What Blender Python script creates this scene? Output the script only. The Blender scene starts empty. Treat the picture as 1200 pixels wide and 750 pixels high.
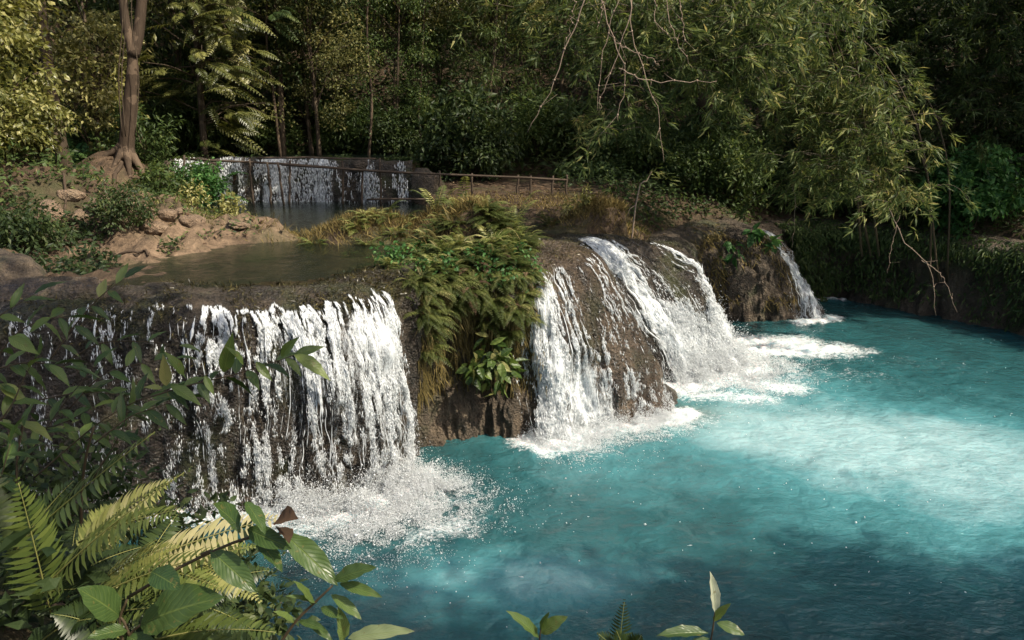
import bpy, math, random
import numpy as np
from mathutils import Vector

SC = bpy.context.scene
COL = SC.collection
RNG = np.random.default_rng(7)
random.seed(7)
R = math.radians

# ------------------------------------------------------------------ camera
CAM_H, PITCH, FPX = 5.0, R(15.2), 900.0
cam = bpy.data.cameras.new('camera')
cam.sensor_width = 36.0
cam.lens = FPX / 1200.0 * 36.0
cam.clip_start, cam.clip_end = 0.05, 600.0
cam_ob = bpy.data.objects.new('camera', cam)
cam_ob.location = (0, 0, CAM_H)
cam_ob.rotation_euler = (R(90) - PITCH, 0, 0)
COL.objects.link(cam_ob)
SC.camera = cam_ob
CP, SP = math.cos(PITCH), math.sin(PITCH)

def ray(px, py):
    u, v = (px - 600) / FPX, (375 - py) / FPX
    return np.array([u, CP + SP * v, -SP + CP * v])

def atz(px, py, z):                       # point seen at that pixel on the level z
    d = ray(px, py)
    return np.array([0, 0, CAM_H]) + d * ((z - CAM_H) / d[2])

def aty(px, py, y):                       # point seen at that pixel at the distance y
    d = ray(px, py)
    return np.array([0, 0, CAM_H]) + d * (y / d[1])

# ------------------------------------------------------------------ noise
def _h(ix, iy, iz, seed):
    n = (ix * 374761393 + iy * 668265263 + iz * 2147483647 + seed * 1274126177) & 0xFFFFFFFF
    n = ((n ^ (n >> 13)) * 1274126177) & 0xFFFFFFFF
    n = ((n ^ (n >> 15)) * 2246822519) & 0xFFFFFFFF
    return ((n ^ (n >> 16)) & 0xFFFFFF) / float(0xFFFFFF)

def vnoise(x, y, z=0.0, seed=0):
    x, y, z = np.broadcast_arrays(np.asarray(x, float), np.asarray(y, float), np.asarray(z, float))
    fx, fy, fz = np.floor(x), np.floor(y), np.floor(z)
    ix, iy, iz = fx.astype(np.int64), fy.astype(np.int64), fz.astype(np.int64)
    tx, ty, tz = x - fx, y - fy, z - fz
    tx, ty, tz = [t * t * (3 - 2 * t) for t in (tx, ty, tz)]
    r = 0
    for dx in (0, 1):
        wx = tx if dx else 1 - tx
        for dy in (0, 1):
            wy = ty if dy else 1 - ty
            for dz in (0, 1):
                wz = tz if dz else 1 - tz
                r = r + wx * wy * wz * _h(ix + dx, iy + dy, iz + dz, seed)
    return r

def fbm(x, y, z=0.0, octv=4, seed=0, gain=0.5):
    s, a, n, f = 0, 1.0, 0, 1.0
    for o in range(octv):
        s = s + a * (vnoise(np.asarray(x) * f, np.asarray(y) * f, np.asarray(z) * f, seed + o * 17) - 0.5)
        n += a
        a *= gain
        f *= 2.03
    return s / n * 2          # about -1..1

def sstep(a, b, x):
    t = np.clip((np.asarray(x, float) - a) / (b - a), 0, 1)
    return t * t * (3 - 2 * t)

def unit(v):
    v = np.asarray(v, float)
    return v / np.maximum(np.linalg.norm(v, axis=-1, keepdims=True), 1e-9)

def cat_rom(P, u):                        # P (n,k); u in 0..n-1
    P = np.asarray(P, float)
    n = len(P)
    Q = np.vstack([2 * P[0] - P[1], P, 2 * P[-1] - P[-2]])
    u = np.clip(np.asarray(u, float), 0, n - 1 - 1e-9)
    i = np.floor(u).astype(int)
    t = (u - i)[:, None]
    a, b, c, d = Q[i], Q[i + 1], Q[i + 2], Q[i + 3]
    return 0.5 * (2 * b + (c - a) * t + (2 * a - 5 * b + 4 * c - d) * t ** 2 + (3 * b - a - 3 * c + d) * t ** 3)

def smooth_poly(pts, n):
    pts = np.asarray(pts, float)
    return cat_rom(pts, np.linspace(0, len(pts) - 1, n))

# ------------------------------------------------------------------ mesh builder
class MB:
    def __init__(self):
        self.V, self.F, self.A, self.U, self.n = [], [], [], [], 0
    def add(self, v, f, rnd=0.5, uv=None):
        v = np.asarray(v, np.float32).reshape(-1, 3)
        f = np.asarray(f, np.int64).reshape(-1, 3)
        self.V.append(v)
        self.F.append(f + self.n)
        self.A.append(np.broadcast_to(np.asarray(rnd, np.float32), (len(v),)))
        self.U.append(np.zeros((len(v), 2), np.float32) if uv is None else np.asarray(uv, np.float32))
        self.n += len(v)
    def tube(self, pts, r0, r1=None, sides=6, rnd=0.5, cap=True):
        pts = np.asarray(pts, float)
        n = len(pts)
        rad = np.asarray(r0, float) if np.ndim(r0) else np.linspace(r0, r0 if r1 is None else r1, n)
        d = unit(np.gradient(pts, axis=0))
        ref = np.array([0, 0, 1.0]) if abs(d[0, 2]) < .9 else np.array([1.0, 0, 0])
        a = unit(np.cross(d, ref))
        for i in range(1, n):               # keep the frame from flipping
            if (a[i] * a[i - 1]).sum() < 0:
                a[i] = -a[i]
        b = np.cross(d, a)
        th = np.linspace(0, 2 * np.pi, sides, endpoint=False)
        ring = pts[:, None] + rad[:, None, None] * (np.cos(th)[None, :, None] * a[:, None] + np.sin(th)[None, :, None] * b[:, None])
        v = ring.reshape(-1, 3)
        f = []
        for i in range(n - 1):
            for k in range(sides):
                p, q = i * sides + k, i * sides + (k + 1) % sides
                f += [(p, q, q + sides), (p, q + sides, p + sides)]
        if cap:
            v = np.vstack([v, pts[0], pts[-1]])
            c0, c1 = n * sides, n * sides + 1
            for k in range(sides):
                f += [(c0, (k + 1) % sides, k), (c1, (n - 1) * sides + k, (n - 1) * sides + (k + 1) % sides)]
        arc = np.concatenate([[0], np.cumsum(np.linalg.norm(np.diff(pts, axis=0), axis=1))])
        uv = np.zeros((len(v), 2))
        uv[:n * sides, 0] = np.tile(th / 6.283, n)
        uv[:n * sides, 1] = np.repeat(arc, sides)
        self.add(v, f, rnd, uv)
    def leaves(self, base, d, nrm, L, W, tmpl, rnd):
        """many copies of one leaf shape; base, d, nrm (n,3), L, W, rnd (n,)"""
        T, TF, TUV = tmpl
        base = np.asarray(base, float).reshape(-1, 3)
        n = len(base)
        if n == 0:
            return
        d = unit(np.broadcast_to(d, (n, 3)))
        s = unit(np.cross(d, np.broadcast_to(nrm, (n, 3))))
        nn = np.cross(s, d)
        L = np.broadcast_to(np.asarray(L, float), (n,))
        W = np.broadcast_to(np.asarray(W, float), (n,))
        v = (base[:, None] + s[:, None] * (T[None, :, 0] * W[:, None])[..., None]
             + d[:, None] * (T[None, :, 1] * L[:, None])[..., None]
             + nn[:, None] * (T[None, :, 2] * L[:, None])[..., None])
        k = len(T)
        f = TF[None] + (np.arange(n) * k)[:, None, None]
        self.add(v.reshape(-1, 3), f.reshape(-1, 3), np.repeat(np.broadcast_to(np.asarray(rnd, float), (n,)), k), np.tile(TUV, (n, 1)))
    def build(self, name, mat, parent=None, smooth=True, extra=None):
        V = np.concatenate(self.V)
        F = np.concatenate(self.F)
        A = np.concatenate(self.A)
        U = np.concatenate(self.U)
        return mesh_obj(name, V, F, mat, parent, smooth, {'rnd': A, **(extra or {})}, U)

def mesh_obj(name, V, F, mat, parent=None, smooth=True, attrs=None, uv=None):
    V = np.asarray(V, np.float32)
    F = np.asarray(F, np.int32)
    k = F.shape[1]
    me = bpy.data.meshes.new(name)
    me.vertices.add(len(V))
    me.vertices.foreach_set('co', V.ravel())
    me.loops.add(F.size)
    me.loops.foreach_set('vertex_index', F.ravel())
    me.polygons.add(len(F))
    me.polygons.foreach_set('loop_start', np.arange(0, F.size, k, dtype=np.int32))
    me.polygons.foreach_set('use_smooth', np.full(len(F), smooth, dtype=bool))
    for an, av in (attrs or {}).items():
        at = me.attributes.new(an, 'FLOAT', 'POINT')
        at.data.foreach_set('value', np.ascontiguousarray(av, np.float32))
    if uv is not None:
        ul = me.uv_layers.new(name='UVMap')
        ul.data.foreach_set('uv', np.ascontiguousarray(np.asarray(uv, np.float32)[F.ravel()]).ravel())
    me.update()
    me.validate()
    me.materials.append(mat)
    o = bpy.data.objects.new(name, me)
    COL.objects.link(o)
    if parent is not None:
        o.parent = parent
    return o

def grid_faces(nu, nv):
    i = np.arange(nu * nv).reshape(nu, nv)
    return np.stack([i[:-1, :-1], i[1:, :-1], i[1:, 1:], i[:-1, 1:]], -1).reshape(-1, 4)

# ------------------------------------------------------------------ things
def tag(o, label=None, cat=None, group=None, kind=None):
    if label: o['label'] = label
    if cat: o['category'] = cat
    if group: o['group'] = group
    if kind: o['kind'] = kind
    return o

def thing(name, label, cat, loc=(0, 0, 0), rz=0.0, scale=1.0, group=None):
    o = bpy.data.objects.new(name, None)
    o.empty_display_size = 0.2
    o.location = [float(c) for c in loc]
    o.rotation_euler = (0, 0, rz)
    o.scale = (scale, scale, scale) if np.ndim(scale) == 0 else [float(c) for c in scale]
    COL.objects.link(o)
    return tag(o, label, cat, group)

def dup(root, label, loc, rz=0.0, scale=1.0, group=None):
    r = root.copy()
    COL.objects.link(r)
    r.location = [float(c) for c in loc]
    r.rotation_euler = (0, 0, rz)
    r.scale = (scale, scale, scale) if np.ndim(scale) == 0 else [float(c) for c in scale]
    r['label'] = label
    if group: r['group'] = group
    for ch in list(root.children):
        c = ch.copy()
        COL.objects.link(c)
        c.parent = r
        for g in list(ch.children):
            k = g.copy()
            COL.objects.link(k)
            k.parent = c
    return r

# ------------------------------------------------------------------ leaf shapes: x across, y along, z lift
def tm(v, f, uv=None):
    v = np.array(v, float)
    uv = np.stack([v[:, 0] + .5, v[:, 1]], 1) if uv is None else np.array(uv, float)
    return v, np.array(f, int), uv

RHOMB = tm([(0, 0, 0), (-.5, .45, .05), (.5, .45, .05), (0, 1, -.04)], [(0, 2, 1), (1, 2, 3)])
FOLD = tm([(0, 0, 0), (-.5, .42, .06), (0, .45, 0), (.5, .42, .06), (0, 1, -.12)],
          [(0, 2, 1), (0, 3, 2), (1, 2, 4), (2, 3, 4)])
LANCE = tm([(0, 0, 0), (-.5, .3, .04), (.5, .3, .04), (-.36, .65, .0), (.36, .65, .0), (0, 1, -.14)],
           [(0, 2, 1), (1, 2, 4), (1, 4, 3), (3, 4, 5)])

def broad(nx=4, ny=10, peak=.45, cup=.16, droop=.18, wave=.02, tip=1.6):
    ys = np.linspace(0, 1, ny + 1)
    w = np.where(ys < peak, np.sin(ys / peak * np.pi / 2) ** .8, np.cos((ys - peak) / (1 - peak) * np.pi / 2) ** (1 / tip * 1.35))
    w = np.maximum(w, 0.012)
    w[0] = .05
    v, uv = [], []
    for j, y in enumerate(ys):
        for i in range(nx + 1):
            x = i / nx - .5
            z = cup * abs(x) * w[j] * .8 - droop * y ** 2 + wave * math.sin(y * 22 + (3 if x > 0 else 0)) * abs(x) * 2
            v.append((x * w[j], y, z))
            uv.append((i / nx, y))
    f = []
    for j in range(ny):
        for i in range(nx):
            a = j * (nx + 1) + i
            f += [(a, a + 1, a + nx + 2), (a, a + nx + 2, a + nx + 1)]
    return np.array(v), np.array(f), np.array(uv)

BROAD = broad()
LONG = broad(2, 8, .4, .2, .22, .015, 1.2)
# ------------------------------------------------------------------ materials
def new_mat(name):
    m = bpy.data.materials.new(name)
    m.use_nodes = True
    nt = m.node_tree
    nt.nodes.clear()
    out = nt.nodes.new('ShaderNodeOutputMaterial')
    return m, nt, out

class NT:
    def __init__(self, nt): self.nt = nt
    def n(self, t, **kw):
        x = self.nt.nodes.new(t)
        for k, v in kw.items():
            if k in x.inputs.keys() if isinstance(k, str) else False:
                x.inputs[k].default_value = v
            else:
                setattr(x, k, v)
        return x
    def l(self, a, b): self.nt.links.new(a, b)
    def math(self, op, a, b=None, c=None, clamp=False):
        x = self.nt.nodes.new('ShaderNodeMath')
        x.operation = op
        x.use_clamp = clamp
        for i, v in enumerate((a, b, c)):
            if v is None: continue
            if isinstance(v, (int, float)): x.inputs[i].default_value = v
            else: self.l(v, x.inputs[i])
        return x.outputs[0]
    def noise(self, vec, scale, detail=4, rough=.55, dist=0.0):
        x = self.nt.nodes.new('ShaderNodeTexNoise')
        x.inputs['Scale'].default_value = scale
        x.inputs['Detail'].default_value = detail
        x.inputs['Roughness'].default_value = rough
        x.inputs['Distortion'].default_value = dist
        if vec is not None: self.l(vec, x.inputs['Vector'])
        return x.outputs['Fac']
    def mapv(self, vec, scale):
        x = self.nt.nodes.new('ShaderNodeMapping')
        x.inputs['Scale'].default_value = scale
        self.l(vec, x.inputs['Vector'])
        return x.outputs[0]
    def ramp(self, fac, stops):
        x = self.nt.nodes.new('ShaderNodeValToRGB')
        while len(x.color_ramp.elements) < len(stops): x.color_ramp.elements.new(.5)
        for e, (p, c) in zip(x.color_ramp.elements, stops):
            e.position = p
            e.color = (*c, 1) if len(c) == 3 else c
        self.l(fac, x.inputs[0])
        return x.outputs[0]
    def mix(self, fac, a, b):
        x = self.nt.nodes.new('ShaderNodeMix')
        x.data_type = 'RGBA'
        for s, v in ((0, fac), (6, a), (7, b)):
            if isinstance(v, (int, float)): x.inputs[s].default_value = v
            elif isinstance(v, tuple): x.inputs[s].default_value = (*v, 1)
            else: self.l(v, x.inputs[s])
        return x.outputs[2]
    def bump(self, h, strength, dist, normal=None):
        x = self.nt.nodes.new('ShaderNodeBump')
        x.inputs['Strength'].default_value = strength
        x.inputs['Distance'].default_value = dist
        self.l(h, x.inputs['Height'])
        if normal is not None: self.l(normal, x.inputs['Normal'])
        return x.outputs[0]
    def attr(self, name):
        x = self.nt.nodes.new('ShaderNodeAttribute')
        x.attribute_name = name
        return x.outputs['Fac']
    def obj(self):
        return self.nt.nodes.new('ShaderNodeTexCoord').outputs['Object']
    def uv(self):
        return self.nt.nodes.new('ShaderNodeTexCoord').outputs['UV']
    def pbsdf(self, color, rough=.6, spec=.4, normal=None):
        x = self.nt.nodes.new('ShaderNodeBsdfPrincipled')
        for k, v in (('Base Color', color), ('Roughness', rough), ('Specular IOR Level', spec)):
            if isinstance(v, (int, float)): x.inputs[k].default_value = v
            elif isinstance(v, tuple): x.inputs[k].default_value = (*v, 1)
            else: self.l(v, x.inputs[k])
        if normal is not None: self.l(normal, x.inputs['Normal'])
        return x

def leaf_mat(name, stops, trans=.35, rough=.5, spec=.25, veins=False, tcol=1.6):
    m, nt, out = new_mat(name)
    g = NT(nt)
    oi = nt.nodes.new('ShaderNodeObjectInfo')
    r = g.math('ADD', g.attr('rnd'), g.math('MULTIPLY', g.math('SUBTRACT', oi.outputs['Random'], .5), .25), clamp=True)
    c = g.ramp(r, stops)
    nrm = None
    if veins:
        uv = g.uv()
        sp = nt.nodes.new('ShaderNodeSeparateXYZ')
        g.l(uv, sp.inputs[0])
        ax = g.math('ABSOLUTE', g.math('SUBTRACT', sp.outputs[0], .5))
        t = g.math('SUBTRACT', sp.outputs[1], g.math('MULTIPLY', ax, .55))
        w = g.math('ABSOLUTE', g.math('SUBTRACT', g.math('FRACT', g.math('MULTIPLY', t, 11.0)), .5))
        side = g.math('SUBTRACT', 1.0, g.math('MULTIPLY', w, 11.0), clamp=True)
        mid = g.math('SUBTRACT', 1.0, g.math('MULTIPLY', ax, 26.0), clamp=True)
        v = g.math('MAXIMUM', g.math('MULTIPLY', side, .55), mid)
        blot = g.noise(g.obj(), 30, 3)
        c = g.mix(g.math('MULTIPLY', v, .45), c, (.22, .28, .07))
        c = g.mix(g.math('MULTIPLY', g.math('GREATER_THAN', blot, .66), .5), c, (.16, .13, .04))
        nrm = g.bump(g.math('ADD', g.math('MULTIPLY', w, .8), g.math('MULTIPLY', mid, -.8)), .5, .004)
    b = g.pbsdf(c, rough, spec, nrm)
    tr = nt.nodes.new('ShaderNodeBsdfTranslucent')
    hs = nt.nodes.new('ShaderNodeHueSaturation')
    hs.inputs['Hue'].default_value = .485
    hs.inputs['Saturation'].default_value = 1.1
    hs.inputs['Value'].default_value = tcol
    g.l(c, hs.inputs['Color'])
    g.l(hs.outputs[0], tr.inputs[0])
    mx = nt.nodes.new('ShaderNodeMixShader')
    mx.inputs[0].default_value = trans
    g.l(b.outputs[0], mx.inputs[1])
    g.l(tr.outputs[0], mx.inputs[2])
    g.l(mx.outputs[0], out.inputs[0])
    return m

def bark_mat(name, a, b, sc=8.0):
    m, nt, out = new_mat(name)
    g = NT(nt)
    o = g.obj()
    n1 = g.noise(g.mapv(o, (1, 1, .25)), sc, 5, .65)
    n2 = g.noise(o, 2.3, 3)
    c = g.mix(n1, a, b)
    c = g.mix(g.math('MULTIPLY', g.math('GREATER_THAN', n2, .56), .55), c, tuple(min(1, x * 1.7) for x in b))
    p = g.pbsdf(c, .85, .2, g.bump(n1, .8, .03))
    g.l(p.outputs[0], out.inputs[0])
    return m

def plain_mat(name, a, b, sc=6.0, rough=.8, spec=.2):
    m, nt, out = new_mat(name)
    g = NT(nt)
    n1 = g.noise(g.obj(), sc, 4, .6)
    p = g.pbsdf(g.mix(n1, a, b), rough, spec, g.bump(n1, .4, .01))
    g.l(p.outputs[0], out.inputs[0])
    return m

def ground_mat():
    m, nt, out = new_mat('earth')
    g = NT(nt)
    o = g.obj()
    n1 = g.noise(o, .9, 6, .6)
    n2 = g.noise(o, 5.5, 6, .65)
    n3 = g.noise(o, 28, 4, .6)
    c = g.ramp(n2, [(.25, (.018, .012, .007)), (.5, (.055, .036, .021)), (.75, (.12, .08, .048))])
    c = g.mix(g.math('MULTIPLY', g.math('SUBTRACT', g.math('MULTIPLY', n1, 6), 2.9, clamp=True), .75), c, (.045, .048, .016))
    at = g.attr('lime')                      # bare pale limestone, its band also painting the sunlit edge of the bank
    c = g.mix(g.math('MULTIPLY', at, g.math('SUBTRACT', g.math('MULTIPLY', n2, 3.2), .9), clamp=True), c, g.mix(n3, (.10, .064, .038), (.31, .22, .14)))
    h = g.math('ADD', n2, g.math('MULTIPLY', n3, .35))
    p = g.pbsdf(c, g.math('SUBTRACT', .95, g.math('MULTIPLY', n1, .3)), .3, g.bump(h, .9, .06))
    g.l(p.outputs[0], out.inputs[0])
    return m

def rock_mat(name, lo, mid, hi, moss=.5, wet=.35):
    m, nt, out = new_mat(name)
    g = NT(nt)
    o = g.obj()
    ov = g.mapv(o, (1, 1, .35))
    n1 = g.noise(ov, 2.2, 6, .65, .4)
    n2 = g.noise(o, 11, 6, .7)
    n3 = g.noise(o, 46, 4, .65)
    vor = nt.nodes.new('ShaderNodeTexVoronoi')
    vor.inputs['Scale'].default_value = 24
    g.l(o, vor.inputs['Vector'])
    f = g.math('ADD', g.math('MULTIPLY', n1, .6), g.math('MULTIPLY', n2, .4))
    c = g.ramp(f, [(.3, lo), (.5, mid), (.72, hi)])
    n4 = g.noise(o, 1.3, 5, .6)
    c = g.mix(g.math('MULTIPLY', g.math('SUBTRACT', g.math('MULTIPLY', n4, 7), 3.6, clamp=True), moss), c, (.05, .058, .018))
    c = g.mix(g.math('MULTIPLY', n3, .5), c, g.mix(.5, c, (.02, .016, .012)))
    h = g.math('ADD', g.math('ADD', n2, g.math('MULTIPLY', n3, .4)), g.math('MULTIPLY', vor.outputs['Distance'], .5))
    p = g.pbsdf(c, g.math('ADD', wet, g.math('MULTIPLY', n2, .35)), .6, g.bump(h, 1.0, .09))
    g.l(p.outputs[0], out.inputs[0])
    return m

def pool_mat():
    m, nt, out = new_mat('turquoise_water')
    g = NT(nt)
    o = g.obj()
    big = g.noise(o, .28, 4, .55, .6)
    mid = g.noise(o, 1.1, 5, .6, 1.2)
    milk_sunlit = g.attr('milk_sunlit')
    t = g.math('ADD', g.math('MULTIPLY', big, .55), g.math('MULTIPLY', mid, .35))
    t = g.math('ADD', g.math('SUBTRACT', t, .2), g.math('MULTIPLY', milk_sunlit, .55), clamp=True)
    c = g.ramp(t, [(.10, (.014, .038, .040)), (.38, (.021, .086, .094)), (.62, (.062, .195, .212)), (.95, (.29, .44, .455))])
    sh = g.attr('shoal')
    c = g.mix(sh, c, g.mix(mid, (.03, .045, .03), (.09, .12, .075)))
    foam = g.attr('foam')
    f1 = g.noise(g.mapv(o, (1.0, 1.7, 1)), 5.5, 8, .78, 1.2)
    f2 = g.noise(o, 22, 4, .7)
    fn = g.math('ADD', g.math('MULTIPLY', f1, .62), g.math('MULTIPLY', f2, .38))
    # foam breaks up where it is thin
    thr = g.math('SUBTRACT', .76, g.math('MULTIPLY', foam, .52))
    fm = g.math('MULTIPLY', g.math('SUBTRACT', fn, thr), 5.5, clamp=True)
    f3 = g.noise(o, 60, 3, .7)
    fm = g.math('MULTIPLY', fm, g.math('MULTIPLY', foam, 6, clamp=True))
    fm = g.math('MULTIPLY', fm, g.math('ADD', .55, g.math('MULTIPLY', g.math('SUBTRACT', f3, .35), 2.2), clamp=True))
    c = g.mix(fm, c, (.74, .79, .80))
    w1 = g.noise(o, 2.0, 3, .5, .4)
    w2 = g.noise(g.mapv(o, (1.0, 1.7, 1)), 7, 4, .6, .2)
    w3 = g.noise(g.mapv(o, (1.0, 1.5, 1)), 26, 3, .6)
    ag = g.math('ADD', g.math('MULTIPLY', foam, .8), .35)
    h = g.math('ADD', g.math('ADD', w1, g.math('MULTIPLY', w2, .35)), g.math('MULTIPLY', g.math('ADD', g.math('MULTIPLY', w3, .10), g.math('MULTIPLY', fm, .12)), ag))
    nrm = g.bump(h, .72, .16)
    p = g.pbsdf(c, g.math('ADD', .07, g.math('MULTIPLY', fm, .5)), .5, nrm)
    p.inputs['IOR'].default_value = 1.33
    p.inputs['Subsurface Weight'].default_value = .65
    p.inputs['Subsurface Radius'].default_value = (.25, .55, .60)
    p.inputs['Subsurface Scale'].default_value = .45
    g.l(p.outputs[0], out.inputs[0])
    return m

def clear_water_mat():
    m, nt, out = new_mat('stream_water')
    g = NT(nt)
    o = g.obj()
    h = g.math('ADD', g.noise(o, 4, 4, .6, .8), g.math('MULTIPLY', g.noise(o, 22, 3, .6), .3))
    nrm = g.bump(h, .35, .05)
    gl = nt.nodes.new('ShaderNodeBsdfGlossy')
    gl.inputs['Roughness'].default_value = .06
    g.l(nrm, gl.inputs['Normal'])
    tr = nt.nodes.new('ShaderNodeBsdfTransparent')
    tr.inputs[0].default_value = (.58, .66, .58, 1)
    df = nt.nodes.new('ShaderNodeBsdfDiffuse')
    df.inputs[0].default_value = (.025, .045, .040, 1)
    m1 = nt.nodes.new('ShaderNodeMixShader')
    m1.inputs[0].default_value = .16
    g.l(tr.outputs[0], m1.inputs[1]); g.l(df.outputs[0], m1.inputs[2])
    fr = nt.nodes.new('ShaderNodeFresnel')
    fr.inputs[0].default_value = 1.33
    g.l(nrm, fr.inputs['Normal'])
    m2 = nt.nodes.new('ShaderNodeMixShader')
    g.l(fr.outputs[0], m2.inputs[0]); g.l(m1.outputs[0], m2.inputs[1]); g.l(gl.outputs[0], m2.inputs[2])
    g.l(m2.outputs[0], out.inputs[0])
    return m

def white_water_mat():
    m, nt, out = new_mat('white_water')
    g = NT(nt)
    p = g.pbsdf((.84, .87, .88), .3, .5)
    tr = nt.nodes.new('ShaderNodeBsdfTranslucent')
    tr.inputs[0].default_value = (.84, .87, .88, 1)
    mx = nt.nodes.new('ShaderNodeMixShader')
    mx.inputs[0].default_value = .35
    g.l(p.outputs[0], mx.inputs[1]); g.l(tr.outputs[0], mx.inputs[2])
    g.l(mx.outputs[0], out.inputs[0])
    return m

def curtain_mat():
    """running water: streaks along the fall, clear between them"""
    m, nt, out = new_mat('falling_water')
    g = NT(nt)
    uv = g.uv()
    n1 = g.noise(g.mapv(uv, (9, 1.1, 1)), 1.0, 4, .62, .6)
    n2 = g.noise(g.mapv(uv, (30, 7.0, 1)), 1.0, 5, .7, .5)
    n3 = g.noise(g.mapv(uv, (75, 30, 1)), 1.0, 3, .7)
    f = g.math('ADD', g.math('ADD', g.math('MULTIPLY', n1, .40), g.math('MULTIPLY', n2, .38)), g.math('MULTIPLY', n3, .22))
    d = g.attr('dens')
    a = g.math('MULTIPLY', g.math('SUBTRACT', f, g.math('SUBTRACT', .74, g.math('MULTIPLY', d, .42))), 7.5, clamp=True)
    a = g.math('MULTIPLY', a, g.math('MULTIPLY', d, 5, clamp=True))
    p = g.pbsdf((.82, .86, .87), .28, .5, g.bump(f, .6, .05))
    tl = nt.nodes.new('ShaderNodeBsdfTranslucent')
    tl.inputs[0].default_value = (.8, .85, .86, 1)
    m0 = nt.nodes.new('ShaderNodeMixShader')
    m0.inputs[0].default_value = .3
    g.l(p.outputs[0], m0.inputs[1]); g.l(tl.outputs[0], m0.inputs[2])
    tr = nt.nodes.new('ShaderNodeBsdfTransparent')
    mx = nt.nodes.new('ShaderNodeMixShader')
    g.l(a, mx.inputs[0]); g.l(tr.outputs[0], mx.inputs[1]); g.l(m0.outputs[0], mx.inputs[2])
    g.l(mx.outputs[0], out.inputs[0])
    return m

M = {}
M['earth'] = ground_mat()
M['ledge'] = rock_mat('wet_ledge', (.010, .009, .007), (.040, .032, .023), (.15, .112, .074), .8, .13)
M['lobe'] = rock_mat('wet_travertine', (.016, .012, .009), (.075, .055, .037), (.27, .205, .14), .45, .12)
M['mound'] = rock_mat('mossy_travertine', (.02, .015, .010), (.085, .062, .038), (.22, .16, .10), .9, .5)
M['lime'] = rock_mat('pale_limestone', (.09, .06, .036), (.25, .17, .105), (.44, .33, .22), .25, .7)
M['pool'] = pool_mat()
M['stream'] = clear_water_mat()
M['white'] = white_water_mat()
M['curtain'] = curtain_mat()
M['bark'] = bark_mat('tree_bark', (.022, .015, .010), (.095, .068, .046), 11)
M['darkbark'] = bark_mat('dark_bark', (.025, .018, .012), (.10, .075, .05))
M['twig'] = plain_mat('bare_twig', (.16, .11, .08), (.34, .26, .19), 20, .7, .3)
M['stem'] = plain_mat('green_stem', (.03, .026, .012), (.075, .05, .028), 14, .6, .3)
M['pole'] = plain_mat('weathered_pole', (.035, .026, .018), (.10, .075, .055), 9)
M['dry'] = leaf_mat('dry_leaf', [(0, (.03, .02, .012)), (.6, (.10, .06, .035)), (1, (.24, .17, .10))], .2, .7, .2)
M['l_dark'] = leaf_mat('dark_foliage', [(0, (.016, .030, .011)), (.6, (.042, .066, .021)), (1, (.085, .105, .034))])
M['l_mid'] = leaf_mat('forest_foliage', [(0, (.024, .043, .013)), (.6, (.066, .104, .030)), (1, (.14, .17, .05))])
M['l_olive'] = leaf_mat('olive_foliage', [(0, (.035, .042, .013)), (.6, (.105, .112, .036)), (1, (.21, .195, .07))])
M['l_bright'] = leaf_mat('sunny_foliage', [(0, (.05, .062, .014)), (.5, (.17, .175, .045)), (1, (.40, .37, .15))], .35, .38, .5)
M['l_bamboo'] = leaf_mat('bamboo_foliage', [(0, (.024, .040, .013)), (.55, (.068, .098, .028)), (.85, (.155, .175, .052)), (1, (.32, .29, .11))], .35, .55, .2)
M['l_fern'] = leaf_mat('fern_foliage', [(0, (.018, .026, .008)), (.5, (.058, .078, .018)), (.8, (.115, .13, .036)), (1, (.24, .21, .09))])
M['l_green'] = leaf_mat('fresh_foliage', [(0, (.020, .060, .018)), (.6, (.06, .15, .04)), (1, (.13, .24, .07))])
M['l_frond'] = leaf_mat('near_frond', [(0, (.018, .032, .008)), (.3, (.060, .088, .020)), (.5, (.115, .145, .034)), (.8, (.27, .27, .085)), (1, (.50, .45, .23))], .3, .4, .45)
M['l_shrub'] = leaf_mat('near_shrub_leaf', [(0, (.018, .038, .010)), (.45, (.052, .092, .021)), (.8, (.13, .18, .042)), (1, (.26, .25, .09))], .35, .36, .5, True)
M['l_broad'] = leaf_mat('near_broad_leaf', [(0, (.028, .060, .016)), (.6, (.062, .105, .028)), (.9, (.12, .17, .045)), (1, (.42, .45, .32))], .35, .36, .5, True)
M['wetmoss'] = leaf_mat('wet_moss', [(0, (.016, .014, .007)), (.6, (.05, .044, .016)), (1, (.12, .10, .035))], .2, .35, .5)
M['moss'] = leaf_mat('dry_moss', [(0, (.06, .05, .018)), (.6, (.15, .115, .04)), (1, (.28, .22, .09))], .25, .8, .15)
# ------------------------------------------------------------------ the ledge the falls run over
ZW = 2.80                                 # level of the upper stream
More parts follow.
